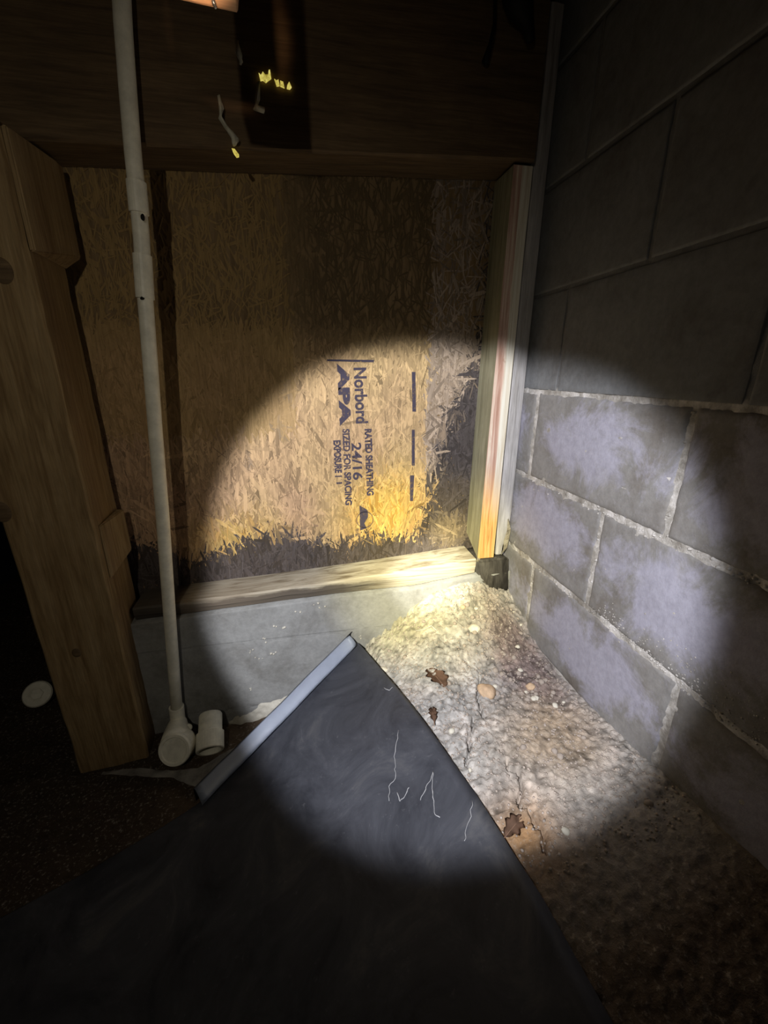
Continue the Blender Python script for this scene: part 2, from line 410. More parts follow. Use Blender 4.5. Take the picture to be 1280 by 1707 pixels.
def soil_tint(x, y):
    n = noise.noise(Vector((x, y, 0)) * 16); n2 = noise.noise(Vector((x + 5, y, 0)) * 40)
    pale = Vector((0.50, 0.46, 0.42)); tan = Vector((0.42, 0.32, 0.22)); moist = Vector((0.22, 0.165, 0.15)); grey = Vector((0.43, 0.43, 0.42))
    yel = Vector((0.50, 0.46, 0.30))
    c = pale.lerp(grey, max(0, min(1, 0.5 + n)))
    k = math.exp(-((x + 0.065) ** 2 / 0.0050 + (y + 0.31) ** 2 / 0.032)) * 1.35 + 0.25 * n2
    c = c.lerp(moist, max(0, min(0.95, k)))
    k = math.exp(-((x + 0.12) ** 2 + (y + 0.52) ** 2) / 0.010) + 0.3 * n
    c = c.lerp(tan, max(0, min(0.85, k)))
    k = math.exp(-((x + 0.25) ** 2 + (y + 0.66) ** 2) / 0.004)
    c = c.lerp(Vector((0.40, 0.24, 0.12)), min(1, k))
    k = math.exp(-((x + 0.27) ** 2 / 0.02 + (y + 0.13) ** 2 / 0.006))  # yellow halo of the torch, painted into the soil tint
    c = c.lerp(yel, min(0.8, k))
    k = max(0, min(1, (-0.55 - x) / 0.1)) + max(0, min(1, (-0.66 - y) / 0.15)) * 0.9  # soil outside the beam: lack of light painted in as a darker tint
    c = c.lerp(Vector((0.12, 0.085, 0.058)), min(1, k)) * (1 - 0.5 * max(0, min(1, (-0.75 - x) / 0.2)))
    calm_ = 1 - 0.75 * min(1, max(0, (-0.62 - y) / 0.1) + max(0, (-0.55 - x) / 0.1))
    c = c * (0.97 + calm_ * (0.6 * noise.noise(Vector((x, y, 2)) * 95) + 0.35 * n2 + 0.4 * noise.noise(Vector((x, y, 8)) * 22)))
    return Vector((max(0.02, c.x), max(0.02, c.y), max(0.02, c.z)))
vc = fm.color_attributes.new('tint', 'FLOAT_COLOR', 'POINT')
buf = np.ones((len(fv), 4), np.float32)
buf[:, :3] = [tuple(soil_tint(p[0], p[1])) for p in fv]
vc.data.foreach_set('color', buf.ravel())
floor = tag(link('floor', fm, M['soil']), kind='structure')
def ground(x, y):
    i = min(max(int(np.searchsorted(xs, x)), 1), nx - 1); j = min(max(int(np.searchsorted(ys, y)), 1), ny - 1)
    u = (x - xs[i - 1]) / (xs[i] - xs[i - 1]); v = (y - ys[j - 1]) / (ys[j] - ys[j - 1])
    return float((Zs[j-1, i-1] * (1-u) + Zs[j-1, i] * u) * (1-v) + (Zs[j, i-1] * (1-u) + Zs[j, i] * u) * v)

# ------------------------------------------------------------------ right wall: blocks bedded in mortar
def grid_sheet(name, o, u, v, nu, nv, disp):
    """grid o + a*u + b*v, displaced by disp(point) along u x v"""
    o, u, v = Vector(o), Vector(u), Vector(v); nrm = u.cross(v).normalized(); vs = []
    for b in range(nv + 1):
        for a in range(nu + 1):
            p = o + u * (a / nu) + v * (b / nv); vs.append(p + nrm * disp(p))
    fs = [(b * (nu + 1) + a, b * (nu + 1) + a + 1, (b + 1) * (nu + 1) + a + 1, (b + 1) * (nu + 1) + a) for b in range(nv) for a in range(nu)]
    return mesh(name, vs, fs, True)
def mort(p): return (noise.noise(p * 45) * 0.0022 + noise.noise(p * 120) * 0.0016) * (1.0 if p.z < 0.21 else 0.5)
# normal of u x v must face -X: u = -Y, v = +Z  ->  (-Y) x Z = -X
wr = tag(link('wall_right', grid_sheet('wall_right', (0.0021, 0.35, -0.75), (0, -2.25, 0), (0, 0, 1.85), 420, 340, mort), M['mortar']), kind='structure')
def block_mesh(name, y0, y1, z0, z1, nu, nv, facing='x', rough=1.0):
    """one concrete block, front face a displaced grid with worn arrises, 9 cm deep"""
    ly, lz = abs(y1 - y0), z1 - z0
    bm = bmesh.new(); g = []
    for b in range(nv + 1):
        row = []
        for a in range(nu + 1):
            # cluster samples near the arrises
            s = a / nu; t = b / nv
            s = 0.5 - 0.5 * math.cos(math.pi * s) if True else s
            t = 0.5 - 0.5 * math.cos(math.pi * t)
            yy, zz = y0 + (y1 - y0) * s, z0 + (z1 - z0) * t
            e = min(s * ly, (1 - s) * ly, t * lz, (1 - t) * lz)
            p = Vector((0.0, yy, zz)) if facing == 'x' else Vector((yy, 0.0, zz))
            d = (noise.noise(p * 18) * 0.0012 + noise.noise(p * 60) * 0.0011) * rough
            wear = 0.0035 + noise.noise(p * 30 + Vector((3, 1, 7))) * 0.0035
            d -= max(0.0, 1 - e / max(0.002, wear * 2)) ** 2 * 0.0040 * (1.0 if rough > 0.8 else 0.25)
            row.append((p, d))
        g.append(row)
    N_ = Vector((-1, 0, 0)) if facing == 'x' else Vector((0, -1, 0))
    F = [[bm.verts.new(p + N_ * d) for p, d in row] for row in g]
    for b in range(nv):
        for a in range(nu): bm.faces.new((F[b][a], F[b][a + 1], F[b + 1][a + 1], F[b + 1][a]))
    loop = F[0] + [r[-1] for r in F[1:]] + F[-1][-2::-1] + [r[0] for r in F[-2:0:-1]]
    back = [bm.verts.new(v.co - N_ * 0.05) for v in loop]
    for k in range(len(loop)):
        k2 = (k + 1) % len(loop); bm.faces.new((loop[k], back[k], back[k2], loop[k2]))
    return from_bm(name, bm, True)
J = 0.0040                                   # half a joint
ZB = [-0.609, -0.406, -0.203, 0.0, 0.203, 0.406, 0.609, 0.812, 1.015]
JOINTS = {-0.609: [0.2, -0.206, -0.61, -1.02, -1.42, -1.83], -0.406: [0.20, -0.203, -0.622, -1.03, -1.43, -1.84],
          -0.203: [0.003, -0.403, -0.81, -1.216, -1.62], 0.0: [0.27, -0.135, -0.542, -0.948, -1.355, -1.76],
          0.203: [0.2, -0.205, -0.61, -1.017, -1.42, -1.83], 0.406: [0.0, -0.405, -0.81, -1.22, -1.62], 0.609: [0.2, -0.205, -0.61, -1.02, -1.42, -1.83],
          0.812: [0.0, -0.405, -0.81, -1.22, -1.62]}
for z0, z1 in zip(ZB, ZB[1:]):
    js = JOINTS[z0]
    for a, b in zip(js, js[1:]):
        near = -0.95 < b and a < 0.25 and z0 > -0.5 and z0 < 0.3
        hj = J * (0.55 if z0 == 0.0 and False else 1.0)
        me = block_mesh('concrete_block', a - J, b + J, z0 + J, z1 - J, *((44, 26) if near else (16, 10)), 'x', 0.7 if z0 > 0.15 else 1.0)
        link('concrete_block', me, M['parged'] if z0 > 0.15 else M['block'], wr)
# crumbs of mortar squeezed out of the joints and salt blisters near the ground
def crumb_bm(bm, c, r, seed, sub=1):
    m0 = bmesh.ops.create_icosphere(bm, subdivisions=sub, radius=r, matrix=Matrix.Translation(c))
    for v in m0['verts']:
        d = v.co - Vector(c); d *= 1 + 0.45 * noise.noise(d * (2.2 / r) * 0.35 + Vector((seed * 1.7, seed, 0)))
        d.z *= 0.8; v.co = Vector(c) + d
bm = bmesh.new()
for k in range(200):
    t = rng.random()
    if t < 0.45:
        y = rng.uniform(-0.12, -0.70); c = (0.0015, y, 0.0 + rng.gauss(-0.004, 0.006))
    elif t < 0.8:
        y = rng.uniform(-0.12, -0.70); c = (0.0015, y, -0.203 + rng.gauss(-0.002, 0.006))
    else:
        c = (0.0015, rng.choice([-0.403, -0.203, -0.542]) + rng.gauss(0, 0.004), 0)
        c = (c[0], c[1], {-0.403: rng.uniform(-0.2, 0), -0.203: rng.uniform(-0.36, -0.2), -0.542: rng.uniform(0, 0.2)}[min((-0.403, -0.203, -0.542), key=lambda q: abs(q - c[1]))])
    crumb_bm(bm, (c[0] + 0.0012, c[1], c[2]), rng.uniform(0.0012, 0.0038), k)
for k in range(420):
    y = rng.uniform(-0.42, -0.75); z = -0.203 + abs(rng.gauss(0, 0.035)) * (0.3 + (-0.42 - y) * 2.2)
    crumb_bm(bm, (0.0010, y, z), rng.uniform(0.0008, 0.0022), k)
tag(link('mortar_crumbs', from_bm('mortar_crumbs', bm, True), M['mortar'], wr), kind='stuff')

# ------------------------------------------------------------------ foundation under the back wall (settled about 3 degrees)
FY = -0.10
def ztop(x): return interp(x, [(-1.15, -0.335), (-0.856, -0.324), (-0.48, -0.307), (-0.27, -0.304), (-0.10, -0.283), (0, -0.28)])
def fmort(p): return noise.noise(p * 40) * 0.0010
wf = tag(link('wall_foundation', grid_sheet('wall_foundation', (-1.13, FY + 0.0004, -0.80), (1.13, 0, 0), (0, 0, 0.45), 220, 90, fmort), M['found']), kind='structure')
for z0, z1, js in ((-0.61, -0.409, [-1.13, -0.78, -0.37, 0.0]), (-0.80, -0.613, [-1.13, -0.58, -0.17, 0.0])):
    for a, b in zip(js, js[1:]):
        me = block_mesh('concrete_block', a + 0.0003, b - 0.0003, z0 + 0.0008, z1 - 0.0008, 40, 20, 'y', 0.6)
        for v in me.vertices: v.co.y += FY
        link('concrete_block', me, M['found'], wf)
for a, b in ((-1.13, 0.0),):
    me = block_mesh('foundation_cap', a, b, 0, 1, 110, 14, 'y', 0.6)
    for v in me.vertices:
        v.co.y += FY; zt = ztop(v.co.x) + 0.004
        v.co.z = -0.406 + max(-0.02, min(1.02, v.co.z)) * (zt + 0.406)
    link('foundation_cap', me, M['found'], wf)
# splashes of old mortar along the foot of the foundation
def smear(p):
    x, z = p.x, p.z
    foot = float(SOIL(np.array([x]), np.array([-0.12]))[0])
    h = z - foot
    t = 0.016 * math.exp(-((x + 0.66) / 0.10) ** 2) * max(-1, 1 - h / (0.055 + 0.04 * noise.noise(Vector((x * 14, 0, 1)))))
    return t - 0.004 + noise.noise(p * 26) * 0.005 + noise.noise(p * 70) * 0.003 - max(0, abs(x + 0.665) - 0.15) * 0.2
sme = grid_sheet('mortar_splash', (-0.86, FY, -0.72), (0.40, 0, 0), (0, 0, 0.18), 110, 50, smear)
tag(link('mortar_splash', sme, M['plaster'], wf), kind='stuff')
bm = bmesh.new()
for px in [(-0.6994, -0.1000, -0.4350), (-0.6840, -0.1000, -0.4613), (-0.6672, -0.1000, -0.4085), (-0.6417, -0.1000, -0.3706), (-0.5718, -0.1000, -0.3314), (-0.5190, -0.1000, -0.3323), (-0.6529, -0.1000, -0.4509), (-0.6196, -0.1000, -0.3734), (-0.5259, -0.1000, -0.3192), (-0.7187, -0.1000, -0.5555), (-0.4198, -0.1000, -0.4306)]:
    for q in range(3):
        crumb_bm(bm, (px[0] + rng.gauss(0, 0.006), FY - 0.0002, px[2] + rng.gauss(0, 0.005)), rng.uniform(0.0015, 0.004), q + px[0] * 40, 1)
tag(link('paint_specks', from_bm('paint_specks', bm, True), M['plaster'], wf), kind='stuff')

# ------------------------------------------------------------------ back wall: strand board with its strands and stamp
def box_mesh(name, lo, hi):
    x0, y0, z0 = lo; x1, y1, z1 = hi
    v = [(x0, y0, z0), (x1, y0, z0), (x1, y1, z0), (x0, y1, z0), (x0, y0, z1), (x1, y0, z1), (x1, y1, z1), (x0, y1, z1)]
    return mesh(name, v, [(0, 3, 2, 1), (4, 5, 6, 7), (0, 1, 5, 4), (1, 2, 6, 5), (2, 3, 7, 6), (3, 0, 4, 7)])
wb = tag(link('wall_back', box_mesh('wall_back', (-1.14, 0.0, -0.33), (0.0, 0.012, 1.02)), M['osb']), kind='structure')
def tabxz(pts): return sorted([(p[0], p[2]) for p in pts])
ZLOW = tabxz([(-1.0541, 0.0000, -0.1250), (-0.9266, 0.0000, -0.1584), (-0.8359, 0.0000, -0.2104), (-0.7529, 0.0000, -0.1888), (-0.6832, 0.0000, -0.1607), (-0.5918, 0.0000, -0.1557), (-0.5310, 0.0000, -0.1808), (-0.4677, 0.0000, -0.1997), (-0.4018, 0.0000, -0.1783), (-0.3352, 0.0000, -0.1833), (-0.2498, 0.0000, -0.1897)])  # upper limit of the low stain; left end raised to paint in shade
XR = sorted([(p[2], p[0]) for p in [(-0.0949, 0.0000, 0.3288), (-0.1144, 0.0000, 0.2731), (-0.1367, 0.0000, 0.2012), (-0.1696, 0.0000, 0.1269), (-0.1930, 0.0000, 0.0337), (-0.2092, 0.0000, -0.0646), (-0.2255, 0.0000, -0.1326), (-0.2463, 0.0000, -0.1900)]])
STRAW = (-0.1481, 0.0000, -0.1826)
BLOT = [(-0.5939, 0.0000, 0.1137), (-0.6712, 0.0000, 0.0358), (-0.5672, 0.0000, 0.1903)]
YEL = (-0.3353, 0.0000, -0.1084)
LEFTY = (-0.7136, 0.0000, -0.1667)
rs = random.Random(3)
def strand_colour(x, z, j):
    n = noise.noise(Vector((x * 9, 0, z * 5)))
    tanp = Vector((0.58, 0.405, 0.195)); pink = Vector((0.48, 0.31, 0.18)); yel = Vector((0.67, 0.44, 0.125)); orng = Vector((0.58, 0.33, 0.07))
    c = tanp.lerp(pink, max(0, min(1, 0.45 + n - (x + 0.45) * 1.2)))
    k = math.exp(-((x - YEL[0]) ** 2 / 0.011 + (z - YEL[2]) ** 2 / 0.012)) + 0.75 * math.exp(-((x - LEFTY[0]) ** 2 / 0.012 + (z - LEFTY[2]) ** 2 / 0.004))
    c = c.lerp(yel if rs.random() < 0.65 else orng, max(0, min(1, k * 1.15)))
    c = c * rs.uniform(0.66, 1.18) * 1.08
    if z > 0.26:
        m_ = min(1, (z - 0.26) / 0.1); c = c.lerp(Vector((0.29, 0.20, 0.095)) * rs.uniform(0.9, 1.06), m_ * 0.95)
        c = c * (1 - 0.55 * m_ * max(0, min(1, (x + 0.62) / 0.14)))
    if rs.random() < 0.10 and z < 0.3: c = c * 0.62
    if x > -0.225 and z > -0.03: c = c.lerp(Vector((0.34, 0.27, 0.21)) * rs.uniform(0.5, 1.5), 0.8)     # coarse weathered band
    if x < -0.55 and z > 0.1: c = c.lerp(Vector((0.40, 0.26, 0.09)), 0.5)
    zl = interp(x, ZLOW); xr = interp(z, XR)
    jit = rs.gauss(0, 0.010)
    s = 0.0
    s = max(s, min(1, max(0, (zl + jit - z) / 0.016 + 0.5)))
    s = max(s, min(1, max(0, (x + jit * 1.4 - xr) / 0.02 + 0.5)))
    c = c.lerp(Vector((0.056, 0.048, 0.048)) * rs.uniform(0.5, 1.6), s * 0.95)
    d = math.hypot((x - STRAW[0]) / 0.055, (z - STRAW[2]) / 0.055)
    if d < 1.3: c = c.lerp(Vector((0.34, 0.26, 0.16)) * rs.uniform(0.6, 1.4), max(0, 1.25 - d) * 0.85)
    for b in BLOT:
        d = math.hypot((x - b[0]) / 0.012, (z - b[2]) / 0.03)
        if d < 1: c = c.lerp(Vector((0.22, 0.18, 0.14)), 0.7 * (1 - d))
    return c
sv, sf, sccol = [], [], []
NS = 27000
for k in range(NS):
    if k < NS * 0.60: x = rs.uniform(-1.10, -0.075); z = rs.uniform(-0.29, 0.33)
    else: x = rs.uniform(-1.13, -0.01); z = rs.uniform(-0.33, 0.72)
    fine = rs.random() * (1.0 if z < 0.33 else 0.75)
    L = rs.uniform(0.018, 0.055) if fine < 0.8 else rs.uniform(0.05, 0.085)
    W = rs.uniform(0.0014, 0.0042) if fine < 0.7 else rs.uniform(0.004, 0.010)
    a = rs.gauss(0.0, 0.40) if rs.random() < 0.75 else rs.uniform(-1.5, 1.5)
    if x > -0.225: a = rs.gauss(0.0, 0.8)
    dx, dz = math.sin(a), math.cos(a); px, pz = dz, -dx
    lift = 0.0002 + 0.0011 * (k / NS) ; t0 = rs.uniform(-0.00035, 0.00035); t1 = rs.uniform(-0.00025, 0.00025)
    base = len(sv)
    for (u, v_) in ((-1, rs.uniform(-.9, .9)), (-0.72, -1), (0.68, -1), (1, rs.uniform(-.9, .9)), (0.75, 1), (-0.66, 1)):
        X = x + dx * u * L / 2 + px * v_ * W / 2; Z = z + dz * u * L / 2 + pz * v_ * W / 2
        X = min(X, -0.002)
        sv.append((X, -(lift + t0 * u + t1 * v_), Z))
    sf.append(tuple(range(base, base + 6)))
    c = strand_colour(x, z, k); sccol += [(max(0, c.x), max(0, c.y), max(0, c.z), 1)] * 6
sm = mesh('wood_strands', sv, sf)
at = sm.color_attributes.new('tint', 'FLOAT_COLOR', 'POINT')
at.data.foreach_set('color', np.array(sccol, np.float32).ravel())
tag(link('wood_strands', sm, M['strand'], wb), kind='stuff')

# the stamp: lettering runs down the board, tops of the letters to the right
def stamp(text, p_start, p_end, height, bold=0.0, squeeze=None):
    """lettering from p_start to p_end (baseline, world XZ), cap height in metres"""
    cu = bpy.data.curves.new('stamp', 'FONT'); cu.body = text; cu.size = 1.0; cu.offset = bold
    o = bpy.data.objects.new('stamp', cu); col.objects.link(o)
    dg = bpy.context.evaluated_depsgraph_get(); dg.update()
    me = bpy.data.meshes.new_from_object(o.evaluated_get(dg))
    bpy.data.objects.remove(o)
    co = np.array([v.co[:] for v in me.vertices])
    w_ = co[:, 0].max(); x0 = co[:, 0].min(); h_ = 0.70
    a, b = Vector((p_start[0], p_start[2])), Vector((p_end[0], p_end[2]))
    d = (b - a); L = d.length; d.normalize(); n = Vector((-d.y, d.x))     # d points down, n points right
    for v in me.vertices:
        s = (v.co.x - x0) / (w_ - x0) * L; t = v.co.y / h_ * height
        q = a + d * s + n * t; v.co = (q.x, -0.0019, q.y)
    ob = link('stamp_lettering', me, M['ink'], wb)
    return ob
stamp('Norbord', (-0.4087, 0.0000, 0.2538), (-0.4056, 0.0000, 0.1226), 0.029, 0.03)
stamp('24/16', (-0.4187, 0.0000, 0.0752), (-0.4163, 0.0000, -0.0213), 0.0235, 0.025)
stamp('RATED SHEATHING', (-0.3847, 0.0000, 0.1088), (-0.3806, 0.0000, -0.0655), 0.0165, 0.05)
stamp('APA', (-0.4470, 0.0000, 0.2631), (-0.4446, 0.0000, 0.1176), 0.024, 0.07)
stamp('SIZED FOR SPACING', (-0.4403, 0.0000, 0.1101), (-0.4385, 0.0000, -0.0887), 0.0165, 0.04)
stamp('EXPOSURE 1', (-0.4636, 0.0000, 0.0825), (-0.4626, 0.0000, -0.0113), 0.0165, 0.05)
def flat(name, pts, mat, y=-0.0019):
    return link(name, mesh(name, [(p[0], y, p[2]) for p in pts], [tuple(range(len(pts)))]), mat, wb)
flat('stamp_rule', [(-0.4721, 0.0000, 0.2683), (-0.4720, 0.0000, 0.2723), (-0.3607, 0.0000, 0.2716), (-0.3607, 0.0000, 0.2662)], M['ink'])
flat('stamp_dash', [(-0.4615, 0.0000, -0.0256), (-0.4460, 0.0000, -0.0247), (-0.4462, 0.0000, -0.0295), (-0.4602, 0.0000, -0.0305)], M['ink'])
flat('stamp_emblem', [(-0.4019, 0.0000, -0.0909), (-0.3795, 0.0000, -0.1057), (-0.3797, 0.0000, -0.1261), (-0.3897, 0.0000, -0.1426), (-0.3834, 0.0000, -0.1569), (-0.4015, 0.0000, -0.1626)], M['ink'])
cc = (-0.3880, 0.0000, -0.1324); ring = []; rf = []
for k in range(41):
    a = 2 * math.pi * k / 40
    for r in (0.0215, 0.0232): ring.append((cc[0] + r * math.cos(a), -0.0019, cc[2] + r * math.sin(a)))
rf = [(2 * k, 2 * k + 1, 2 * k + 3, 2 * k + 2) for k in range(40)]
link('stamp_ring', mesh('stamp_ring', ring, rf), M['ink'], wb)
for i, (a, b, c, d) in enumerate((((-0.2668, 0.0000, 0.2445), (-0.2576, 0.0000, 0.2445), (-0.2536, 0.0000, 0.1494), (-0.2630, 0.0000, 0.1495)), ((-0.2635, 0.0000, 0.1045), (-0.2556, 0.0000, 0.1043), (-0.2532, 0.0000, 0.0102), (-0.2613, 0.0000, 0.0105)), ((-0.2657, 0.0000, -0.0153), (-0.2541, 0.0000, -0.0158), (-0.2557, 0.0000, -0.0875), (-0.2641, 0.0000, -0.0870)))):
    flat('stamp_bar', [a, b, c, d], M['ink'])

# ------------------------------------------------------------------ bottom plate, studs, stub, beam, post
def plate():
    bm = bmesh.new(); rings = []; n = 70
    x0, x1 = -0.958, -0.100
    for i in range(n + 1):
        x = x0 + (x1 - x0) * i / n
        zt = interp(x, [(-0.96, -0.285), (-0.875, -0.281), (-0.647, -0.271), (-0.403, -0.256), (-0.105, -0.232)])
        zb = ztop(x) + 0.004; yf = -0.092
        wv = noise.noise(Vector((x * 14, 0, 0))) * 0.0025
        eat = max(0, noise.noise(Vector((x * 9, 3, 0)))) * 0.010 * max(0, min(1, (-0.36 - x) / 0.06))
        cut = -0.004 if i == n else 0
        ring = [(x, -0.0005, zt), (x, yf + 0.004, zt - 0.001 + wv * 0.4), (x, yf, zt - 0.005 + wv), (x, yf + 0.001 + wv * .5, zt - 0.022 + wv),
                (x, yf + 0.003 + eat, (zt + zb) / 2 - 0.006 + wv), (x, yf + 0.006 + eat * 1.4, zb + 0.004), (x, yf + 0.012, zb), (x, -0.0005, zb)]
        rings.append([bm.verts.new(p) for p in ring])
    for a, c in zip(rings, rings[1:]):
        for k in range(8): bm.faces.new((a[k], a[(k + 1) % 8], c[(k + 1) % 8], c[k]))
    bm.faces.new(rings[0]); bm.faces.new(rings[-1][::-1])
    return from_bm('bottom_plate', bm)
bp_me = plate()
def plate_mat():
    k = NT('weathered_plate', 0.65, 0.35)
    g = k.noise(k.coord((2.2, 26, 70)), 2.6, 8, 0.6, 0.7)
    c = k.ramp(g, [(0.33, (0.20, 0.16, 0.10)), (0.5, (0.44, 0.39, 0.29)), (0.66, (0.58, 0.53, 0.41))])
    sep = k.n('ShaderNodeSeparateXYZ'); tc = k.n('ShaderNodeTexCoord'); k.l(tc.outputs['Object'], sep.inputs[0])
    # rot creeps along the lower front edge of the left part: follows the tilt of the plate
    h = k.math('SUBTRACT', sep.outputs['Z'], k.math('MULTIPLY', sep.outputs['X'], 0.045))
    h = k.math('ADD', h, k.math('MULTIPLY', k.math('SUBTRACT', k.noise(k.coord((9, 9, 22)), 1.4, 6, 0.65), 0.5), 0.03))
    lo = k.n('ShaderNodeMapRange'); k.l(h, lo.inputs['Value'])
    lo.inputs['From Min'].default_value = -0.247; lo.inputs['From Max'].default_value = -0.255
    lx = k.n('ShaderNodeMapRange'); k.l(sep.outputs['X'], lx.inputs['Value'])
    lx.inputs['From Min'].default_value = -0.28; lx.inputs['From Max'].default_value = -0.46
    dk = k.math('MULTIPLY', k.math('MULTIPLY', lo.outputs[0], lx.outputs[0]), 0.93)
    c = k.mix(dk, c, (0.055, 0.047, 0.04))
    lf = k.n('ShaderNodeMapRange'); k.l(sep.outputs['X'], lf.inputs['Value'])
    lf.inputs['From Min'].default_value = -0.40; lf.inputs['From Max'].default_value = -0.72
    c = k.mix(k.math('MULTIPLY', lf.outputs[0], 0.55), c, (0.20, 0.155, 0.11))
    le = k.n('ShaderNodeMapRange'); k.l(sep.outputs['X'], le.inputs['Value'])  # shade over the plate's left end, painted into the colour
    le.inputs['From Min'].default_value = -0.835; le.inputs['From Max'].default_value = -0.865
    c = k.mix(k.math('MULTIPLY', le.outputs[0], 0.9), c, (0.05, 0.042, 0.036))
    k.color(c); k.bump(g, 0.5, 0.002); return k.m
tag(link('bottom_plate', bp_me, plate_mat()), 'weathered flat bottom plate lying on the foundation under the stamped board, its lower edge rotten', 'timber')

def stud():
    root = empty('wall_stud', (-0.072, -0.045, -0.23))
    bm = bmesh.new(); n = 40
    rings = []
    for i in range(n + 1):
        t = i / n
        z0f, z0b = -0.232, -0.188
        fx0 = -0.096 + 0.010 * t; w_ = 0.046 - 0.004 * t
        ring = []
        for k, (a, y) in enumerate(((0, -0.090), (1, -0.090), (1, -0.002), (0, -0.002))):
            zb = z0f if y < -0.05 else z0b
            z = zb + (0.643 - zb) * t
            j = noise.noise(Vector((a * 3, y * 20, z * 9))) * 0.0012
            ring.append(bm.verts.new((fx0 + a * w_ + j, y + j * 0.5, z)))
        rings.append(ring)
    for a, c in zip(rings, rings[1:]):
        for k in range(4): bm.faces.new((a[k], a[(k + 1) % 4], c[(k + 1) % 4], c[k]))
    bm.faces.new(rings[0]); bm.faces.new(rings[-1][::-1])
    me = from_bm('stud_body', bm); me.materials.append(M['stud']); me.materials.append(M['studface'])
    for p in me.polygons:
        if p.normal.y < -0.8: p.material_index = 1
    me.transform(Matrix.Translation(-root.location))
    b = link('stud_body', me); b.parent = root
    # sawn arris chamfer strip left as splintered fibre at the foot
    bm = bmesh.new()
    for k in range(5):
        p = Vector((-0.094 + 0.0015 * k, -0.0895 + k * 0.0006, -0.230)); 
        add_tube(bm, [p, p + Vector((0.001 * k - 0.004, -0.001, -0.010 - 0.002 * (k % 3)))], [0.0016, 0.0005], 6)
    me = from_bm('splinters', bm); me.transform(Matrix.Translation(-root.location))
    link('splinters', me, M['plate'], root)
    return tag(root, 'orange and pink faced wall stud standing on the right end of the bottom plate', 'stud')
st = stud()
# the object coordinates of the face material are relative to the stud's foot: keep them in world terms
def grey_board():
    root = empty('corner_board', (-0.018, -0.04, -0.30))
    bm = bmesh.new(); n = 46; rings = []
    for i in range(n + 1):
        t = i / n; z = -0.232 + (0.905 + 0.232) * t
        low = max(0, 1 - t / 0.10)
        rag = noise.noise(Vector((z * 60, 0, 0))) * 0.006 * low
        x0 = -0.040 + 0.004 * low; x1 = -0.003 - 0.016 * low ** 1.3 + rag
        j = noise.noise(Vector((0, 0, z * 12))) * 0.0012
        zz = z
        rings.append([bm.verts.new(p) for p in ((x0 + j, -0.074, zz), ((x0 + x1) / 2, -0.076, zz + 0.000), (x1 + j, -0.074, zz + 0.03 * low * 0), (x1, -0.004, zz), (x0, -0.004, zz))])
    for a, c in zip(rings, rings[1:]):
        for k in range(5): bm.faces.new((a[k], a[(k + 1) % 5], c[(k + 1) % 5], c[k]))
    bm.faces.new(rings[0]); bm.faces.new(rings[-1][::-1])
    me = from_bm('board_body', bm); me.transform(Matrix.Translation(-root.location))
    link('board_body', me, M['grey'], root)
    # peeling shred of bark hanging at the torn foot
    bm = bmesh.new(); pts = [(-0.010, -0.078, -0.13), (-0.008, -0.084, -0.16), (-0.013, -0.085, -0.19), (-0.012, -0.082, -0.215), (-0.020, -0.080, -0.232)]
    L_ = []; R_ = []
    for k, p in enumerate(pts):
        h = [0.002, 0.006, 0.008, 0.006, 0.002][k]
        L_.append(Vector(p) + Vector((-h, 0, 0))); R_.append(Vector(p) + Vector((h, 0.004, 0.002)))
    top = [bm.verts.new(p) for p in L_] ; bot = [bm.verts.new(p) for p in R_]
    t2 = [bm.verts.new(p + Vector((0, 0.002, 0))) for p in L_]; b2 = [bm.verts.new(p + Vector((0, 0.002, 0))) for p in R_]
    for k in range(len(pts) - 1):
        bm.faces.new((top[k], bot[k], bot[k + 1], top[k + 1])); bm.faces.new((t2[k], t2[k + 1], b2[k + 1], b2[k]))
        bm.faces.new((top[k], top[k + 1], t2[k + 1], t2[k])); bm.faces.new((bot[k], b2[k], b2[k + 1], bot[k + 1]))
    me = from_bm('bark_shred', bm); me.transform(Matrix.Translation(-root.location))
    link('bark_shred', me, M['plate'], root)
    return tag(root, 'pale grey weathered board between the orange stud and the block wall, torn at its foot', 'board')
grey_board()
# dark stub under the two boards in the corner
bm = bmesh.new()
pr = [(-0.097, -0.094, -0.238), (-0.004, -0.094, -0.238), (-0.004, -0.108, -0.335), (-0.050, -0.108, -0.330), (-0.092, -0.104, -0.285)]
fr = [bm.verts.new(p) for p in pr]; bk = [bm.verts.new((p[0], -0.002, p[2])) for p in pr]
bm.faces.new(fr); bm.faces.new(bk[::-1])
for k in range(5): bm.faces.new((fr[k], bk[k], bk[(k + 1) % 5], fr[(k + 1) % 5]))
bmesh.ops.recalc_face_normals(bm, faces=bm.faces[:])
bmesh.ops.bevel(bm, geom=bm.edges[:], offset=0.004, segments=2, affect='EDGES')
bmesh.ops.subdivide_edges(bm, edges=bm.edges[:], cuts=2, use_grid_fill=True)
for v in bm.verts: v.co += Vector((noise.noise(v.co * 40), noise.noise(v.co * 40 + Vector((5, 0, 0))), noise.noise(v.co * 40 + Vector((0, 5, 0))))) * 0.003
tag(link('dark_stub', from_bm('dark_stub', bm, True), M['darkblock']), 'dark stub of timber in the corner below the orange stud', 'timber')

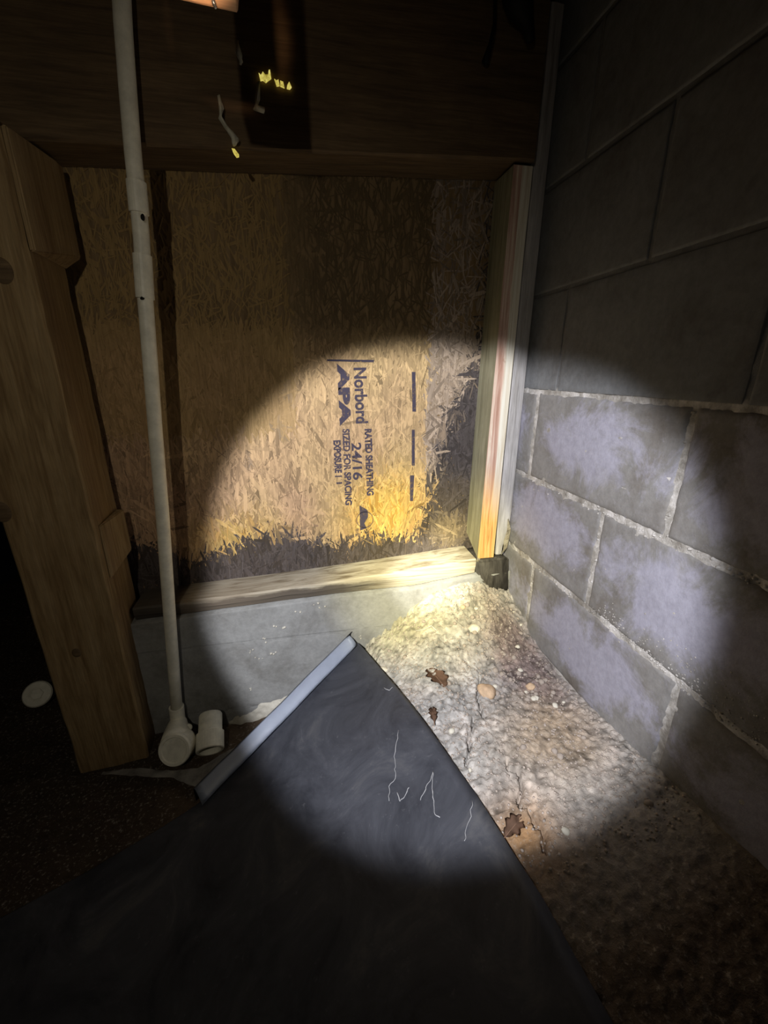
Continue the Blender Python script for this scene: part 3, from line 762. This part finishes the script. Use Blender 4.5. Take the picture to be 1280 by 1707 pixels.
# rim beam above the board, bearing on post and stud
def rim():
    bm = bmesh.new(); n = 60; rings = []
    for i in range(n + 1):
        x = -1.75 + (1.75 - 0.045) * i / n
        zb = interp(x, [(-1.75, 0.60), (-0.967, 0.608), (-0.619, 0.622), (-0.069, 0.648)])
        w_ = noise.noise(Vector((x * 7, 1, 0))) * 0.003
        rings.append([bm.verts.new(p) for p in ((x, -0.098 + w_, zb + 0.004), (x, -0.094, zb + w_), (x, -0.003, zb + w_), (x, -0.003, 1.018), (x, -0.098 + w_, 1.018), (x, -0.1 + w_, 0.8))])
    for a, c in zip(rings, rings[1:]):
        for k in range(6): bm.faces.new((a[k], a[(k + 1) % 6], c[(k + 1) % 6], c[k]))
    bm.faces.new(rings[0]); bm.faces.new(rings[-1][::-1])
    return from_bm('rim_beam', bm)
tag(link('rim_beam', rim(), M['beam']), 'dark wooden rim beam running across the top above the strand board', 'beam')

def post():
    root = empty('corner_post', (-1.035, -0.099, -0.665))
    bm = lumber((-1.035, -0.099, -0.665), (-1.035, -0.099, 0.604), 0.15, 0.14, 40, 0.002, 3, 0.004)
    me = from_bm('post_body', bm); me.transform(Matrix.Translation(-root.location)); link('post_body', me, M['post'], root)
    def cleat(zl, zh, nose, mat, y0=-0.168, y1=-0.03):
        b = bmesh.new()
        pts = [(-0.9595, y0 + 0.002, zh), (-0.9595 + nose * 0.25, y0 + 0.004, zh), (-0.9595 + nose, y1 - 0.02, zh), (-0.9595 + nose, y1, zh), (-0.9595, y1, zh)]
        lo = [b.verts.new((p[0], p[1], zl + (0.02 if k in (2, 3) else 0.0))) for k, p in enumerate(pts)]; hi = [b.verts.new(p) for p in pts]
        b.faces.new(lo); b.faces.new(hi[::-1])
        for k in range(5): b.faces.new((lo[k], hi[k], hi[(k + 1) % 5], lo[(k + 1) % 5]))
        bmesh.ops.recalc_face_normals(b, faces=b.faces[:])
        bmesh.ops.bevel(b, geom=b.edges[:], offset=0.002, segments=2, affect='EDGES')
        m_ = from_bm('cleat', b); m_.transform(Matrix.Translation(-root.location)); return link('cleat', m_, mat, root)
    tag(cleat(0.432, 0.600, 0.030, M['post']), 'upper wedge shaped cleat on the side of the post')
    tag(cleat(-0.175, -0.055, 0.016, M['cleat'], -0.155, -0.04), 'lower short pale cleat on the side of the post')
    for (px, r) in (((-1.0043, -0.1690, 0.4003), 0.016), ((-1.1049, -0.1690, -0.0060), 0.017), ((-1.0486, -0.1690, -0.3342), 0.009)):
        b = bmesh.new(); lathe(b, px, (0, -1, 0), [(0, r * 1.0), (0.0012, r * 0.92), (0.0016, r * 0.5), (0.001, 0)], 18)
        for v in b.verts: v.co.z = px[2] + (v.co.z - px[2]) * 1.25
        m_ = from_bm('knot', b, True); m_.transform(Matrix.Translation(-root.location)); link('knot', m_, M['beam'], root)
    root.rotation_euler = (0, 0, math.radians(4.5)); root.location.x -= 0.0052; root.location.y -= 0.0061
    return tag(root, 'thick square brown wooden post standing left of the white pipe', 'post')
post()

# ------------------------------------------------------------------ white drain pipe and fittings
PY = -0.122
def pipe():
    A = Vector((-0.7673, -0.1220, 0.8165)); B = Vector((-0.8956, -0.1220, -0.5935))
    root = empty('drain_pipe', tuple(B))
    pts = [(-0.7724, -0.1220, 0.7886), (-0.7759, -0.1220, 0.7602), (-0.7837, -0.1220, 0.6782), (-0.7912, -0.1220, 0.5899), (-0.7955, -0.1220, 0.5167), (-0.7992, -0.1220, 0.4668), (-0.8066, -0.1220, 0.4000), (-0.8186, -0.1220, 0.2659), (-0.8312, -0.1220, 0.1286), (-0.8459, -0.1220, -0.0509), (-0.8698, -0.1220, -0.3025), (-0.8833, -0.1220, -0.4540), (-0.8967, -0.1220, -0.6011)]
    d = (Vector(pts[0]) - Vector(pts[1])).normalized(); pts = [tuple(Vector(pts[0]) + d * 0.2)] + pts
    pts[0] = (pts[0][0], pts[0][1], 1.0)
    bm = bmesh.new(); add_tube(bm, pts, 0.0133, 24)
    me = from_bm('pipe_run', bm, True); me.transform(Matrix.Translation(-B)); link('pipe_run', me, M['pvc'], root)
    def sleeve(p, q, r, name='coupling'):
        bm = bmesh.new(); p, q = Vector(p), Vector(q); L = (q - p).length
        lathe(bm, p, q - p, [(0, 0.0134), (0, r), (L, r), (L, 0.0134)], 24)
        me = from_bm(name, bm); me.transform(Matrix.Translation(-B)); return link(name, me, M['pvc'], root)
    sleeve((-0.7929, -0.1220, 0.5535), (-0.7962, -0.1220, 0.5069), 0.0158)
    sleeve((-0.8022, -0.1220, 0.4433), (-0.8092, -0.1220, 0.3723), 0.0156)
    sleeve((-0.8934, -0.1220, -0.5593), (-0.8967, -0.1220, -0.6109), 0.0175)
    bm = bmesh.new(); q = Vector((-0.7871, -0.1370, 0.4976)); crumb_bm(bm, q, 0.0032, 3, 2)  # two small dark marks, set on the pipe as black lumps
    for v in bm.verts: v.co.z = q.z + (v.co.z - q.z) * 1.9
    me = from_bm('dark_spot', bm, True); me.transform(Matrix.Translation(-B)); link('dark_spot', me, M['black'], root)
    bm = bmesh.new(); q = Vector((-0.8100, -0.1360, 0.3712)); crumb_bm(bm, q, 0.0035, 8, 2)
    me = from_bm('dark_spot', bm, True); me.transform(Matrix.Translation(-B)); link('dark_spot', me, M['black'], root)
    # elbow at the foot: swept bend from the pipe into a wide closed hub facing the room
    foot = Vector((-0.8961, -0.1220, -0.6071)); hub = Vector((-0.8838, -0.2050, -0.6124))
    bm = bmesh.new(); bend = []
    mid = Vector((foot.x, foot.y, hub.z + 0.006))
    for k in range(9):
        t = k / 8; bend.append(foot.lerp(mid, t).lerp(mid.lerp(hub, t), t))
    add_tube(bm, bend[:8], [0.020, 0.021, 0.022, 0.024, 0.026, 0.029, 0.032, 0.034], 24)
    me = from_bm('elbow', bm, True); me.transform(Matrix.Translation(-B)); elb = link('elbow', me, M['pvc'], root)
    ax = Vector((-0.12, -0.9, 0.42)).normalized()
    bm = bmesh.new(); lathe(bm, hub - ax * 0.045, ax, [(0, 0.0), (0, 0.034), (0.012, 0.0385), (0.045, 0.0385), (0.049, 0.036), (0.049, 0.030), (0.0465, 0.028), (0.0465, 0)], 32)
    me = from_bm('hub', bm); me.transform(Matrix.Translation(-B)); link('hub', me, M['pvc'], root)
    bm = bmesh.new(); lathe(bm, Vector((-0.8708, -0.1400, -0.6114)), (0.4, -0.6, 0.4), [(0, 0), (0, 0.009), (0.014, 0.009), (0.016, 0.007), (0.016, 0)], 16)
    me = from_bm('lug', bm); me.transform(Matrix.Translation(-B)); link('lug', me, M['pvc'], elb)
    return tag(root, 'long thin white plastic pipe leaning in front of the strand board, ending in an elbow', 'pipe')
pipe()
def stub():
    c = Vector((-0.8063, -0.2050, -0.6326)); root = empty('pipe_stub', tuple(c))
    ax = Vector((0.08, -0.75, -0.38)).normalized()
    bm = bmesh.new(); lathe(bm, c - ax * 0.088, ax, [(0, 0), (0, 0.026), (0.004, 0.028), (0.045, 0.028), (0.047, 0.0325), (0.086, 0.0325), (0.088, 0.031), (0.088, 0.026), (0.062, 0.025), (0.062, 0)], 32)
    me = from_bm('socket', bm); me.transform(Matrix.Translation(-c)); so = link('socket', me, M['pvc'], root)
    bm = bmesh.new(); lathe(bm, c - ax * 0.024, ax, [(0, 0.0245), (0.002, 0.02), (0.003, 0)], 24)
    me = from_bm('bore', bm); me.transform(Matrix.Translation(-c)); link('bore', me, M['pvcdark'], so)
    return tag(root, 'short open white pipe stub with dark bore, right of the pipe elbow', 'pipe')
stub()
def disc():
    c = Vector((-1.3150, 0.0647, -0.6150)); root = empty('plastic_disc', tuple(c))
    ax = Vector((0.25, -0.8, 0.62)).normalized()
    bm = bmesh.new(); lathe(bm, c - ax * 0.03, ax, [(0, 0.026), (0, 0.034), (0.028, 0.035), (0.032, 0.032), (0.032, 0.02), (0.0335, 0.012), (0.0335, 0)], 32)
    me = from_bm('disc_body', bm); me.transform(Matrix.Translation(-c)); link('disc_body', me, M['pvc'], root)
    bm = bmesh.new(); lathe(bm, c + ax * 0.002, ax, [(0, 0.016), (0.003, 0.016), (0.004, 0.014), (0.004, 0)], 6)
    me = from_bm('disc_hub', bm); me.transform(Matrix.Translation(-c)); link('disc_hub', me, M['pvc'], root)
    return tag(root, 'round whitish plastic disc lying in the dark left of the foot of the post', 'disc')
disc()

# ------------------------------------------------------------------ black plastic sheet with its folded pale edge
def sheet():
    root = empty('plastic_sheet', (-0.5, -0.6, -0.47))
    NU, NV = 70, 150; vs = []
    vv = np.r_[np.linspace(0, 0.5, 90), np.linspace(0.5, 1, NV - 89)[1:]]
    tops = []
    for t in vv:
        y = -0.116 - (1.58) * t ** 1.25
        tops.append(y)
    for y in tops:
        xl, xr = left_edge(y), right_edge(y)
        for i in range(NU + 1):
            s = i / NU; x = xl + (xr - xl) * s
            z = float(SHEET(np.array([x]), np.array([y]))[0])
            z += noise.noise(Vector((x, y, 0)) * 6) * 0.006 + noise.noise(Vector((x, y, 3)) * 17) * 0.0015
            vs.append((x, y, z))
    n = NU + 1; m = len(tops)
    fs = [(j * n + i, (j + 1) * n + i, (j + 1) * n + i + 1, j * n + i + 1) for j in range(m - 1) for i in range(NU)]
    bm = bmesh.new(); bv = [bm.verts.new(v) for v in vs]; bl = [bm.verts.new((v[0], v[1], v[2] - 0.0025)) for v in vs]
    for f in fs:
        bm.faces.new([bv[k] for k in f]); bm.faces.new([bl[k] for k in reversed(f)])
    rim_ = [i for i in range(n)] + [j * n + NU for j in range(1, m)] + [(m - 1) * n + i for i in range(NU - 1, -1, -1)] + [j * n for j in range(m - 2, 0, -1)]
    for k in range(len(rim_)):
        a, b = rim_[k], rim_[(k + 1) % len(rim_)]; bm.faces.new((bv[a], bl[a], bl[b], bv[b]))
    me = from_bm('sheet_face', bm, True); me.transform(Matrix.Translation(-root.location)); link('sheet_face', me, M['sheet'], root)
    # folded edge: runs from the tip down along the left edge
    A = Vector((-0.4370, -0.1250, -0.431)); B = Vector((-0.790, -0.369, -0.592))
    d = (B - A).normalized(); out = Vector((-d.y, d.x, 0)).normalized()
    if out.y < 0: out = -out
    up = Vector((0, 0, 1))
    def strip(name, prof, mat, t0, t1, thick=0.0015, taper=True):
        b = bmesh.new(); R = []
        for k in range(31):
            t = t0 + (t1 - t0) * k / 30; c = A.lerp(B, t)
            kz = noise.noise(Vector((t * 5, 2, 0))) * 0.003
            sc_ = 1.0 + (0.25 * max(0, t - 0.6) if taper else 0)
            R.append([b.verts.new(c + out * (o * sc_) + up * (h + kz)) for o, h in prof])
        for a, c in zip(R, R[1:]):
            for k in range(len(prof) - 1): b.faces.new((a[k], a[k + 1], c[k + 1], c[k]))
        r0 = b.verts[:]
        ext = bmesh.ops.solidify(b, geom=b.faces[:], thickness=thick)
        m_ = from_bm(name, b, True); m_.transform(Matrix.Translation(-root.location)); return link(name, m_, mat, root)
    tag(strip('folded_edge', [(-0.013, 0.006), (-0.009, 0.012), (-0.002, 0.017), (0.006, 0.021), (0.013, 0.0225), (0.018, 0.022)], M['white'], 0.012, 1.0), 'pale bluish folded edge')
    strip('outer_lip', [(0.0185, 0.0205), (0.0225, 0.018), (0.0245, 0.010), (0.024, -0.004), (0.020, -0.016)], M['sheet'], -0.02, 1.0)
    # crumpled cloudy flap trailing from the lower end of the fold towards the post
    P0 = [(-1.0511, -0.2063, -0.6530), (-0.9563, -0.2305, -0.6530), (-0.8787, -0.2523, -0.6520), (-0.8078, -0.3019, -0.6400), (-0.7771, -0.3359, -0.6180), (-0.7534, -0.3184, -0.6000)]
    P1 = [(-1.0494, -0.1986, -0.6550), (-0.9650, -0.2052, -0.6550), (-0.8924, -0.2270, -0.6550), (-0.8287, -0.2387, -0.6480), (-0.7785, -0.2331, -0.6260), (-0.7405, -0.2347, -0.6060)]
    b = bmesh.new(); rows = []
    for k in range(41):
        t = k / 40 * 5; i = min(4, int(t)); u = t - i
        a = Vector(P0[i]).lerp(Vector(P0[i + 1]), u); c = Vector(P1[i]).lerp(Vector(P1[i + 1]), u); row = []
        for q in range(9):
            p = a.lerp(c, q / 8); p.z += 0.006 * abs(noise.noise(p * 55)) + 0.004 * noise.noise(p * 22) + 0.004
            p.z = max(p.z, float(SOIL(np.array([p.x]), np.array([p.y]))[0]) + 0.004)
            row.append(b.verts.new(p))
        rows.append(row)
    for r0, r1 in zip(rows, rows[1:]):
        for q in range(8): b.faces.new((r0[q], r0[q + 1], r1[q + 1], r1[q]))
    bmesh.ops.solidify(b, geom=b.faces[:], thickness=0.001)
    tag(link('plastic_film', from_bm('plastic_film', b, True), M['film']), 'cloudy crumpled strip of plastic film on the ground below the pipe fittings', 'film')
    return tag(root, 'large black plastic ground sheet with a folded pale edge, spread over the soil', 'plastic sheet')
sheet()
def on_sheet(x, y): return float(SHEET(np.array([x]), np.array([y]))[0]) + noise.noise(Vector((x, y, 0)) * 6) * 0.006 + noise.noise(Vector((x, y, 3)) * 17) * 0.0015
def thread(name, pts, r, label, cat, mat):
    fine = []
    for a, b in zip(pts, pts[1:]):
        for k in range(6):
            t = k / 6; x = a[0] + (b[0] - a[0]) * t; y = a[1] + (b[1] - a[1]) * t
            x += 0.0040 * noise.noise(Vector((x * 90, y * 90, 1))); y += 0.0040 * noise.noise(Vector((x * 90, y * 90, 7)))
            fine.append((x, y, on_sheet(x, y) + r * 0.8))
    bm = bmesh.new(); add_tube(bm, fine, [r * 0.8 * (0.5 + 0.8 * abs(noise.noise(Vector((k * 0.9, 0, 0))))) for k in range(len(fine))], 6)
    return tag(link(name, from_bm(name, bm, True), mat), label, cat)
thread('cobweb_strand', [(-0.3895, -0.4334, -0.4300), (-0.4079, -0.4798, -0.4300), (-0.4111, -0.5098, -0.4300), (-0.4286, -0.5316, -0.4300), (-0.4342, -0.5541, -0.4300)], 0.0010, 'long wavy white cobweb strand on the black sheet, leftmost of the strands', 'cobweb', M['web'])
thread('cobweb_strand', [(-0.4173, -0.5425, -0.4300), (-0.4146, -0.5578, -0.4300), (-0.4028, -0.5474, -0.4300), (-0.3927, -0.5406, -0.4300)], 0.0013, 'short hooked white cobweb strand shaped like a tick on the black sheet', 'cobweb', M['web'])
thread('cobweb_strand', [(-0.3815, -0.5676, -0.4200), (-0.3694, -0.5508, -0.4200), (-0.3566, -0.5399, -0.4200), (-0.3506, -0.5308, -0.4200), (-0.3610, -0.5610, -0.4200), (-0.3655, -0.5888, -0.4200), (-0.3618, -0.6049, -0.4200)], 0.0011, 'forked white cobweb strand bent like a hairpin on the black sheet', 'cobweb', M['web'])
thread('cobweb_strand', [(-0.3049, -0.5959, -0.4100), (-0.3181, -0.6185, -0.4100), (-0.3302, -0.6343, -0.4100), (-0.3382, -0.6450, -0.4100)], 0.0009, 'white cobweb strand on the black sheet close to its right edge', 'cobweb', M['web'])
thread('cobweb_strand', [(-0.3941, -0.3083, -0.4200), (-0.3869, -0.3263, -0.4200), (-0.3760, -0.3192, -0.4200)], 0.0012, 'tiny curl of white cobweb on the black sheet near its upper tip', 'cobweb', M['web'])

# ------------------------------------------------------------------ things lying on the soil
def rock(name, px, r, sq, mat, label, cat, seed, rot=0.0, group=None, sub=3):
    bm = bmesh.new(); bmesh.ops.create_icosphere(bm, subdivisions=sub, radius=1.0)
    for v in bm.verts:
        d = v.co.copy(); k = 1 + 0.22 * noise.noise(d * 1.3 + Vector((seed, 0, 0))) + 0.10 * noise.noise(d * 3.1 + Vector((0, seed, 0)))
        v.co = Vector((d.x * r * k, d.y * r * k * sq[0], d.z * r * k * sq[1]))
    me = from_bm(name, bm, True)
    o = link(name, me, mat); o.location = (px[0], px[1], ground(px[0], px[1]) + r * sq[1] * 0.35); o.rotation_euler = (0, 0, rot)
    return tag(o, label, cat, group)
rock('stone', (-0.1497, -0.2201, -0.3650), 0.015, (0.8, 0.75), M['stone_white'], 'white knobbly stone on the soil near the corner', 'stone', 2)
rock('stone', (-0.1868, -0.3837, -0.3950), 0.017, (1.2, 0.7), M['stone_tan'], 'orange tan stone half sunk in the middle of the lit soil', 'stone', 9, 0.6)
rock('stone', (-0.0865, -0.3867, -0.3900), 0.010, (0.8, 0.8), M['stone_tan'], 'small orange stone in the dark moist soil', 'stone', 14)
rock('stone', (-0.1609, -0.1664, -0.3600), 0.007, (0.8, 0.8), M['stone_tan'], 'small orange pebble in the soil just below the bottom plate', 'stone', 17)
rock('stone', (-0.3786, -0.2275, -0.4200), 0.010, (0.9, 0.7), M['stone_white'], 'pale stone beside the tip of the black sheet', 'stone', 21)
proto = None; placed = 0; pr_ = random.Random(11)
while placed < 110:
    x = pr_.uniform(-0.44, -0.015); y = pr_.uniform(-0.70, -0.115)
    if x < right_edge(y) + 0.02: continue
    dens = math.exp(-((x + 0.08) ** 2 / 0.012 + (y + 0.22) ** 2 / 0.03)) + 0.12
    if pr_.random() > dens: continue
    r = pr_.uniform(0.0032, 0.0068)
    if placed < 5:
        o = rock('soil_clod', (x, y, 0), 1.0, (0.9, 0.75), M['clod'] if placed != 2 else M['stone_white'], 'small rough clod lying loose on the lit soil beside the block wall', 'clod', 31 + placed, 0, 'loose clods on the lit soil', 2)
        o.scale = (r, r, r)
        protos = (protos + [o]) if placed else [o]
    else:
        o = pr_.choice(protos).copy(); col.objects.link(o); o.scale = (r, r * pr_.uniform(0.8, 1.2), r * pr_.uniform(0.8, 1.1))
    o.location = (x, y, ground(x, y) + r * 0.2); o.rotation_euler = (pr_.uniform(-.4, .4), pr_.uniform(-.4, .4), pr_.uniform(0, 6.28))
    placed += 1
bm = bmesh.new()
for k in range(2600):
    x = pr_.uniform(-0.45, -0.006); y = pr_.uniform(-0.72, -0.105)
    if x < right_edge(y) + 0.008: continue
    r = pr_.uniform(0.0010, 0.0028)
    crumb_bm(bm, (x, y, ground(x, y) + r * 0.3), r, k * 0.37, 1)
tag(link('soil_crumbs', from_bm('soil_crumbs', bm, True), M['clod'], floor), kind='stuff')
def leaf(px, L, W, rot, tilt, label, seed):
    bm = bmesh.new(); g = []
    for i in range(15):
        t = i / 14; row = []
        wd = W * math.sin(math.pi * min(1, t * 0.92 + 0.04)) ** 0.8 * (1 + 0.25 * math.sin(t * 22 + seed))
        for j in range(-3, 4):
            u = j / 3; h = 0.006 * abs(u) ** 1.5 + 0.004 * noise.noise(Vector((t * 4, u * 2, seed)))
            row.append(bm.verts.new((L * (t - 0.5), wd * u * 0.5, h + 0.004 * math.sin(t * 3))))
        g.append(row)
    for a, b in zip(g, g[1:]):
        for j in range(6): bm.faces.new((a[j], a[j + 1], b[j + 1], b[j]))
    bmesh.ops.solidify(bm, geom=bm.faces[:], thickness=0.0006)
    z = ground(px[0], px[1]) + 0.003
    root = empty('dead_leaf', (px[0], px[1], z)); root.rotation_euler = (tilt, 0, rot)
    lb = link('leaf_blade', from_bm('leaf_blade', bm, True), M['leaf'], root)
    bm = bmesh.new(); add_tube(bm, [(-L * 0.72, 0.001, 0.003), (-L * 0.5, 0, 0.002), (0, 0, 0.0055), (L * 0.46, 0, 0.003)], [0.0009, 0.0009, 0.0007, 0.0004], 6)
    link('leaf_stalk', from_bm('leaf_stalk', bm, True), M['leaf'], lb)
    return tag(root, label, 'leaf')
leaf((-0.2800, -0.3267, -0.4000), 0.062, 0.046, 1.9, 0.15, 'curled brown dead leaf on the soil right of the black sheet, upper of two', 1)
leaf((-0.3152, -0.4184, -0.4050), 0.035, 0.016, 1.4, -0.1, 'narrow brown dead leaf tucked against the edge of the black sheet', 4)
leaf((-0.2581, -0.6446, -0.4100), 0.045, 0.024, 0.5, 0.1, 'brown dead leaf at the dim end of the lit soil', 6)
def twig(pts, r, label):
    fine = [(p[0], p[1], ground(p[0], p[1]) + r + 0.003) for p in pts]
    bm = bmesh.new(); add_tube(bm, fine, r, 7)
    return tag(link('twig', from_bm('twig', bm, True), M['stone_white']), label, 'twig')
twig([(-0.2886, -0.1789, -0.4000), (-0.2704, -0.1874, -0.4000), (-0.2510, -0.1911, -0.4000), (-0.2414, -0.2054, -0.4000)], 0.0014, 'thin pale straight twig on the yellow lit soil')

# ------------------------------------------------------------------ overhead: subfloor, block, gaps of light, cobwebs, cable
tag(link('ceiling', box_mesh('ceiling', (-1.9, -1.9, 1.02), (0.1, 0.4, 1.04)), M['beam']), kind='structure')
def hanger():
    a, b = (-0.6605, -0.4200, 0.6209), (-0.5792, -0.4200, 0.6162)
    x0, x1, z0, z1 = a[0], b[0], b[2], 1.02
    root = empty('blocking_board', ((x0 + x1) / 2, -0.40, z0))
    bm = bmesh.new(); zl = a[2]
    v = [bm.verts.new(p) for p in ((x0, -0.42, zl), (x1, -0.42, z0), (x1, -0.382, z0 + 0.035), (x0, -0.382, zl + 0.035), (x0, -0.42, z1), (x1 - 0.003, -0.42, z1), (x1 - 0.003, -0.382, z1), (x0, -0.382, z1))]
    for f in ((0, 1, 5, 4), (1, 2, 6, 5), (2, 3, 7, 6), (3, 0, 4, 7), (0, 3, 2, 1), (4, 5, 6, 7)): bm.faces.new([v[k] for k in f])
    bmesh.ops.recalc_face_normals(bm, faces=bm.faces[:])
    bmesh.ops.bevel(bm, geom=bm.edges[:], offset=0.0015, segments=1, affect='EDGES')
    me = from_bm('board_body', bm); me.transform(Matrix.Translation(-root.location)); link('board_body', me, M['joist'], root)
    bm = bmesh.new(); add_tube(bm, [(-0.6045, -0.4215, 0.6258), (-0.6037, -0.4225, 0.6205), (-0.6020, -0.4215, 0.6160)], [0.0018, 0.0026, 0.0012], 8)
    me = from_bm('nail', bm, True); me.transform(Matrix.Translation(-root.location)); link('nail', me, M['steel'], root)
    return tag(root, 'orange lit end of a board hanging at the top beside the pipe', 'board')
hanger()
def gap(pieces, label):
    c = Vector(pieces[0][0]); bm = bmesh.new()
    for p in pieces:
        f = [bm.verts.new(Vector(q)) for q in p]; k = [bm.verts.new(Vector(q) + Vector((0, 0.003, 0))) for q in p]
        bm.faces.new(f); bm.faces.new(k[::-1])
        for i in range(len(p)): bm.faces.new((f[i], k[i], k[(i + 1) % len(p)], f[(i + 1) % len(p)]))
    return tag(link('light_gap', from_bm('light_gap', bm), M['glow']), label, 'gap')
gap([[(-0.5753, -0.1040, 0.7307), (-0.5716, -0.1040, 0.7279), (-0.5682, -0.1040, 0.7330), (-0.5645, -0.1040, 0.7294), (-0.5594, -0.1040, 0.7299), (-0.5579, -0.1040, 0.7365), (-0.5559, -0.1040, 0.7367), (-0.5548, -0.1040, 0.7255), (-0.5644, -0.1040, 0.7189), (-0.5692, -0.1040, 0.7217), (-0.5733, -0.1040, 0.7205)]], 'brightest jagged yellow gap of light in the dark rim beam')
gap([[(-0.5498, -0.1040, 0.7252), (-0.5459, -0.1040, 0.7232), (-0.5427, -0.1040, 0.7251), (-0.5413, -0.1040, 0.7171), (-0.5465, -0.1040, 0.7158)], [(-0.5398, -0.1040, 0.7238), (-0.5348, -0.1040, 0.7226), (-0.5333, -0.1040, 0.7146), (-0.5403, -0.1040, 0.7164)], [(-0.5279, -0.1040, 0.7192), (-0.5245, -0.1040, 0.7237), (-0.5209, -0.1040, 0.7166), (-0.5242, -0.1040, 0.7138), (-0.5293, -0.1040, 0.7142)]], 'row of small pale flecks of light right of the brightest gap in the rim beam')
gap([[(-0.6317, -0.1040, 0.6206), (-0.6267, -0.1040, 0.6202), (-0.6203, -0.1040, 0.6128), (-0.6207, -0.1040, 0.6093), (-0.6249, -0.1040, 0.6081), (-0.6294, -0.1040, 0.6138)]], 'small yellow fleck of light at the lower edge of the rim beam, below the cobweb')
def web(pts, radii, label):
    bm = bmesh.new()
    for s in range(4):
        q = [(p[0] + 0.006 * noise.noise(Vector((k * 0.8, s * 3.1, 0))), p[1] - 0.002 * s, p[2] + 0.004 * noise.noise(Vector((k, s, 5)))) for k, p in enumerate(pts)]
        add_tube(bm, q, [r * (0.5 + 0.4 * abs(noise.noise(Vector((k, s * 2, 9))))) for k, r in enumerate(radii)], 6)
    return tag(link('cobweb', from_bm('cobweb', bm, True), M['greyweb']), label, 'cobweb')
web([(-0.6431, -0.1080, 0.6891), (-0.6409, -0.1080, 0.6746), (-0.6437, -0.1080, 0.6595), (-0.6382, -0.1080, 0.6474), (-0.6300, -0.1080, 0.6397), (-0.6219, -0.1080, 0.6310), (-0.6269, -0.1080, 0.6228)], [0.003, 0.004, 0.004, 0.005, 0.008, 0.010, 0.004], 'long dusty grey cobweb hanging on the rim beam above the lower fleck')
web([(-0.6057, -0.1080, 0.7637), (-0.6045, -0.1080, 0.7484), (-0.6009, -0.1080, 0.7363)], [0.004, 0.007, 0.004], 'short faint cobweb near the top of the rim beam')
web([(-0.5756, -0.1080, 0.7134), (-0.5795, -0.1080, 0.6926), (-0.5828, -0.1080, 0.6783), (-0.5709, -0.1080, 0.6760)], [0.003, 0.004, 0.008, 0.006], 'faint cobweb hanging below the brightest gap')
def cable(pts, radii, label):
    bm = bmesh.new(); add_tube(bm, pts, radii, 12)
    return tag(link('black_cable', from_bm('black_cable', bm, True), M['black']), label, 'cable')
cable([(-0.1314, -0.1250, 0.9100), (-0.1227, -0.1250, 0.8728), (-0.1137, -0.1250, 0.8541), (-0.1004, -0.1250, 0.8396), (-0.0939, -0.1250, 0.8241), (-0.0912, -0.1250, 0.8120)], [0.026, 0.026, 0.022, 0.012, 0.009, 0.006], 'thick black cable end hanging at the top above the orange stud')
cable([(-0.1609, -0.1150, 0.8977), (-0.1574, -0.1150, 0.8349), (-0.1628, -0.1150, 0.8056), (-0.1711, -0.1150, 0.7804)], [0.003, 0.003, 0.004, 0.006], 'thin black cable hanging left of the thick cable end')
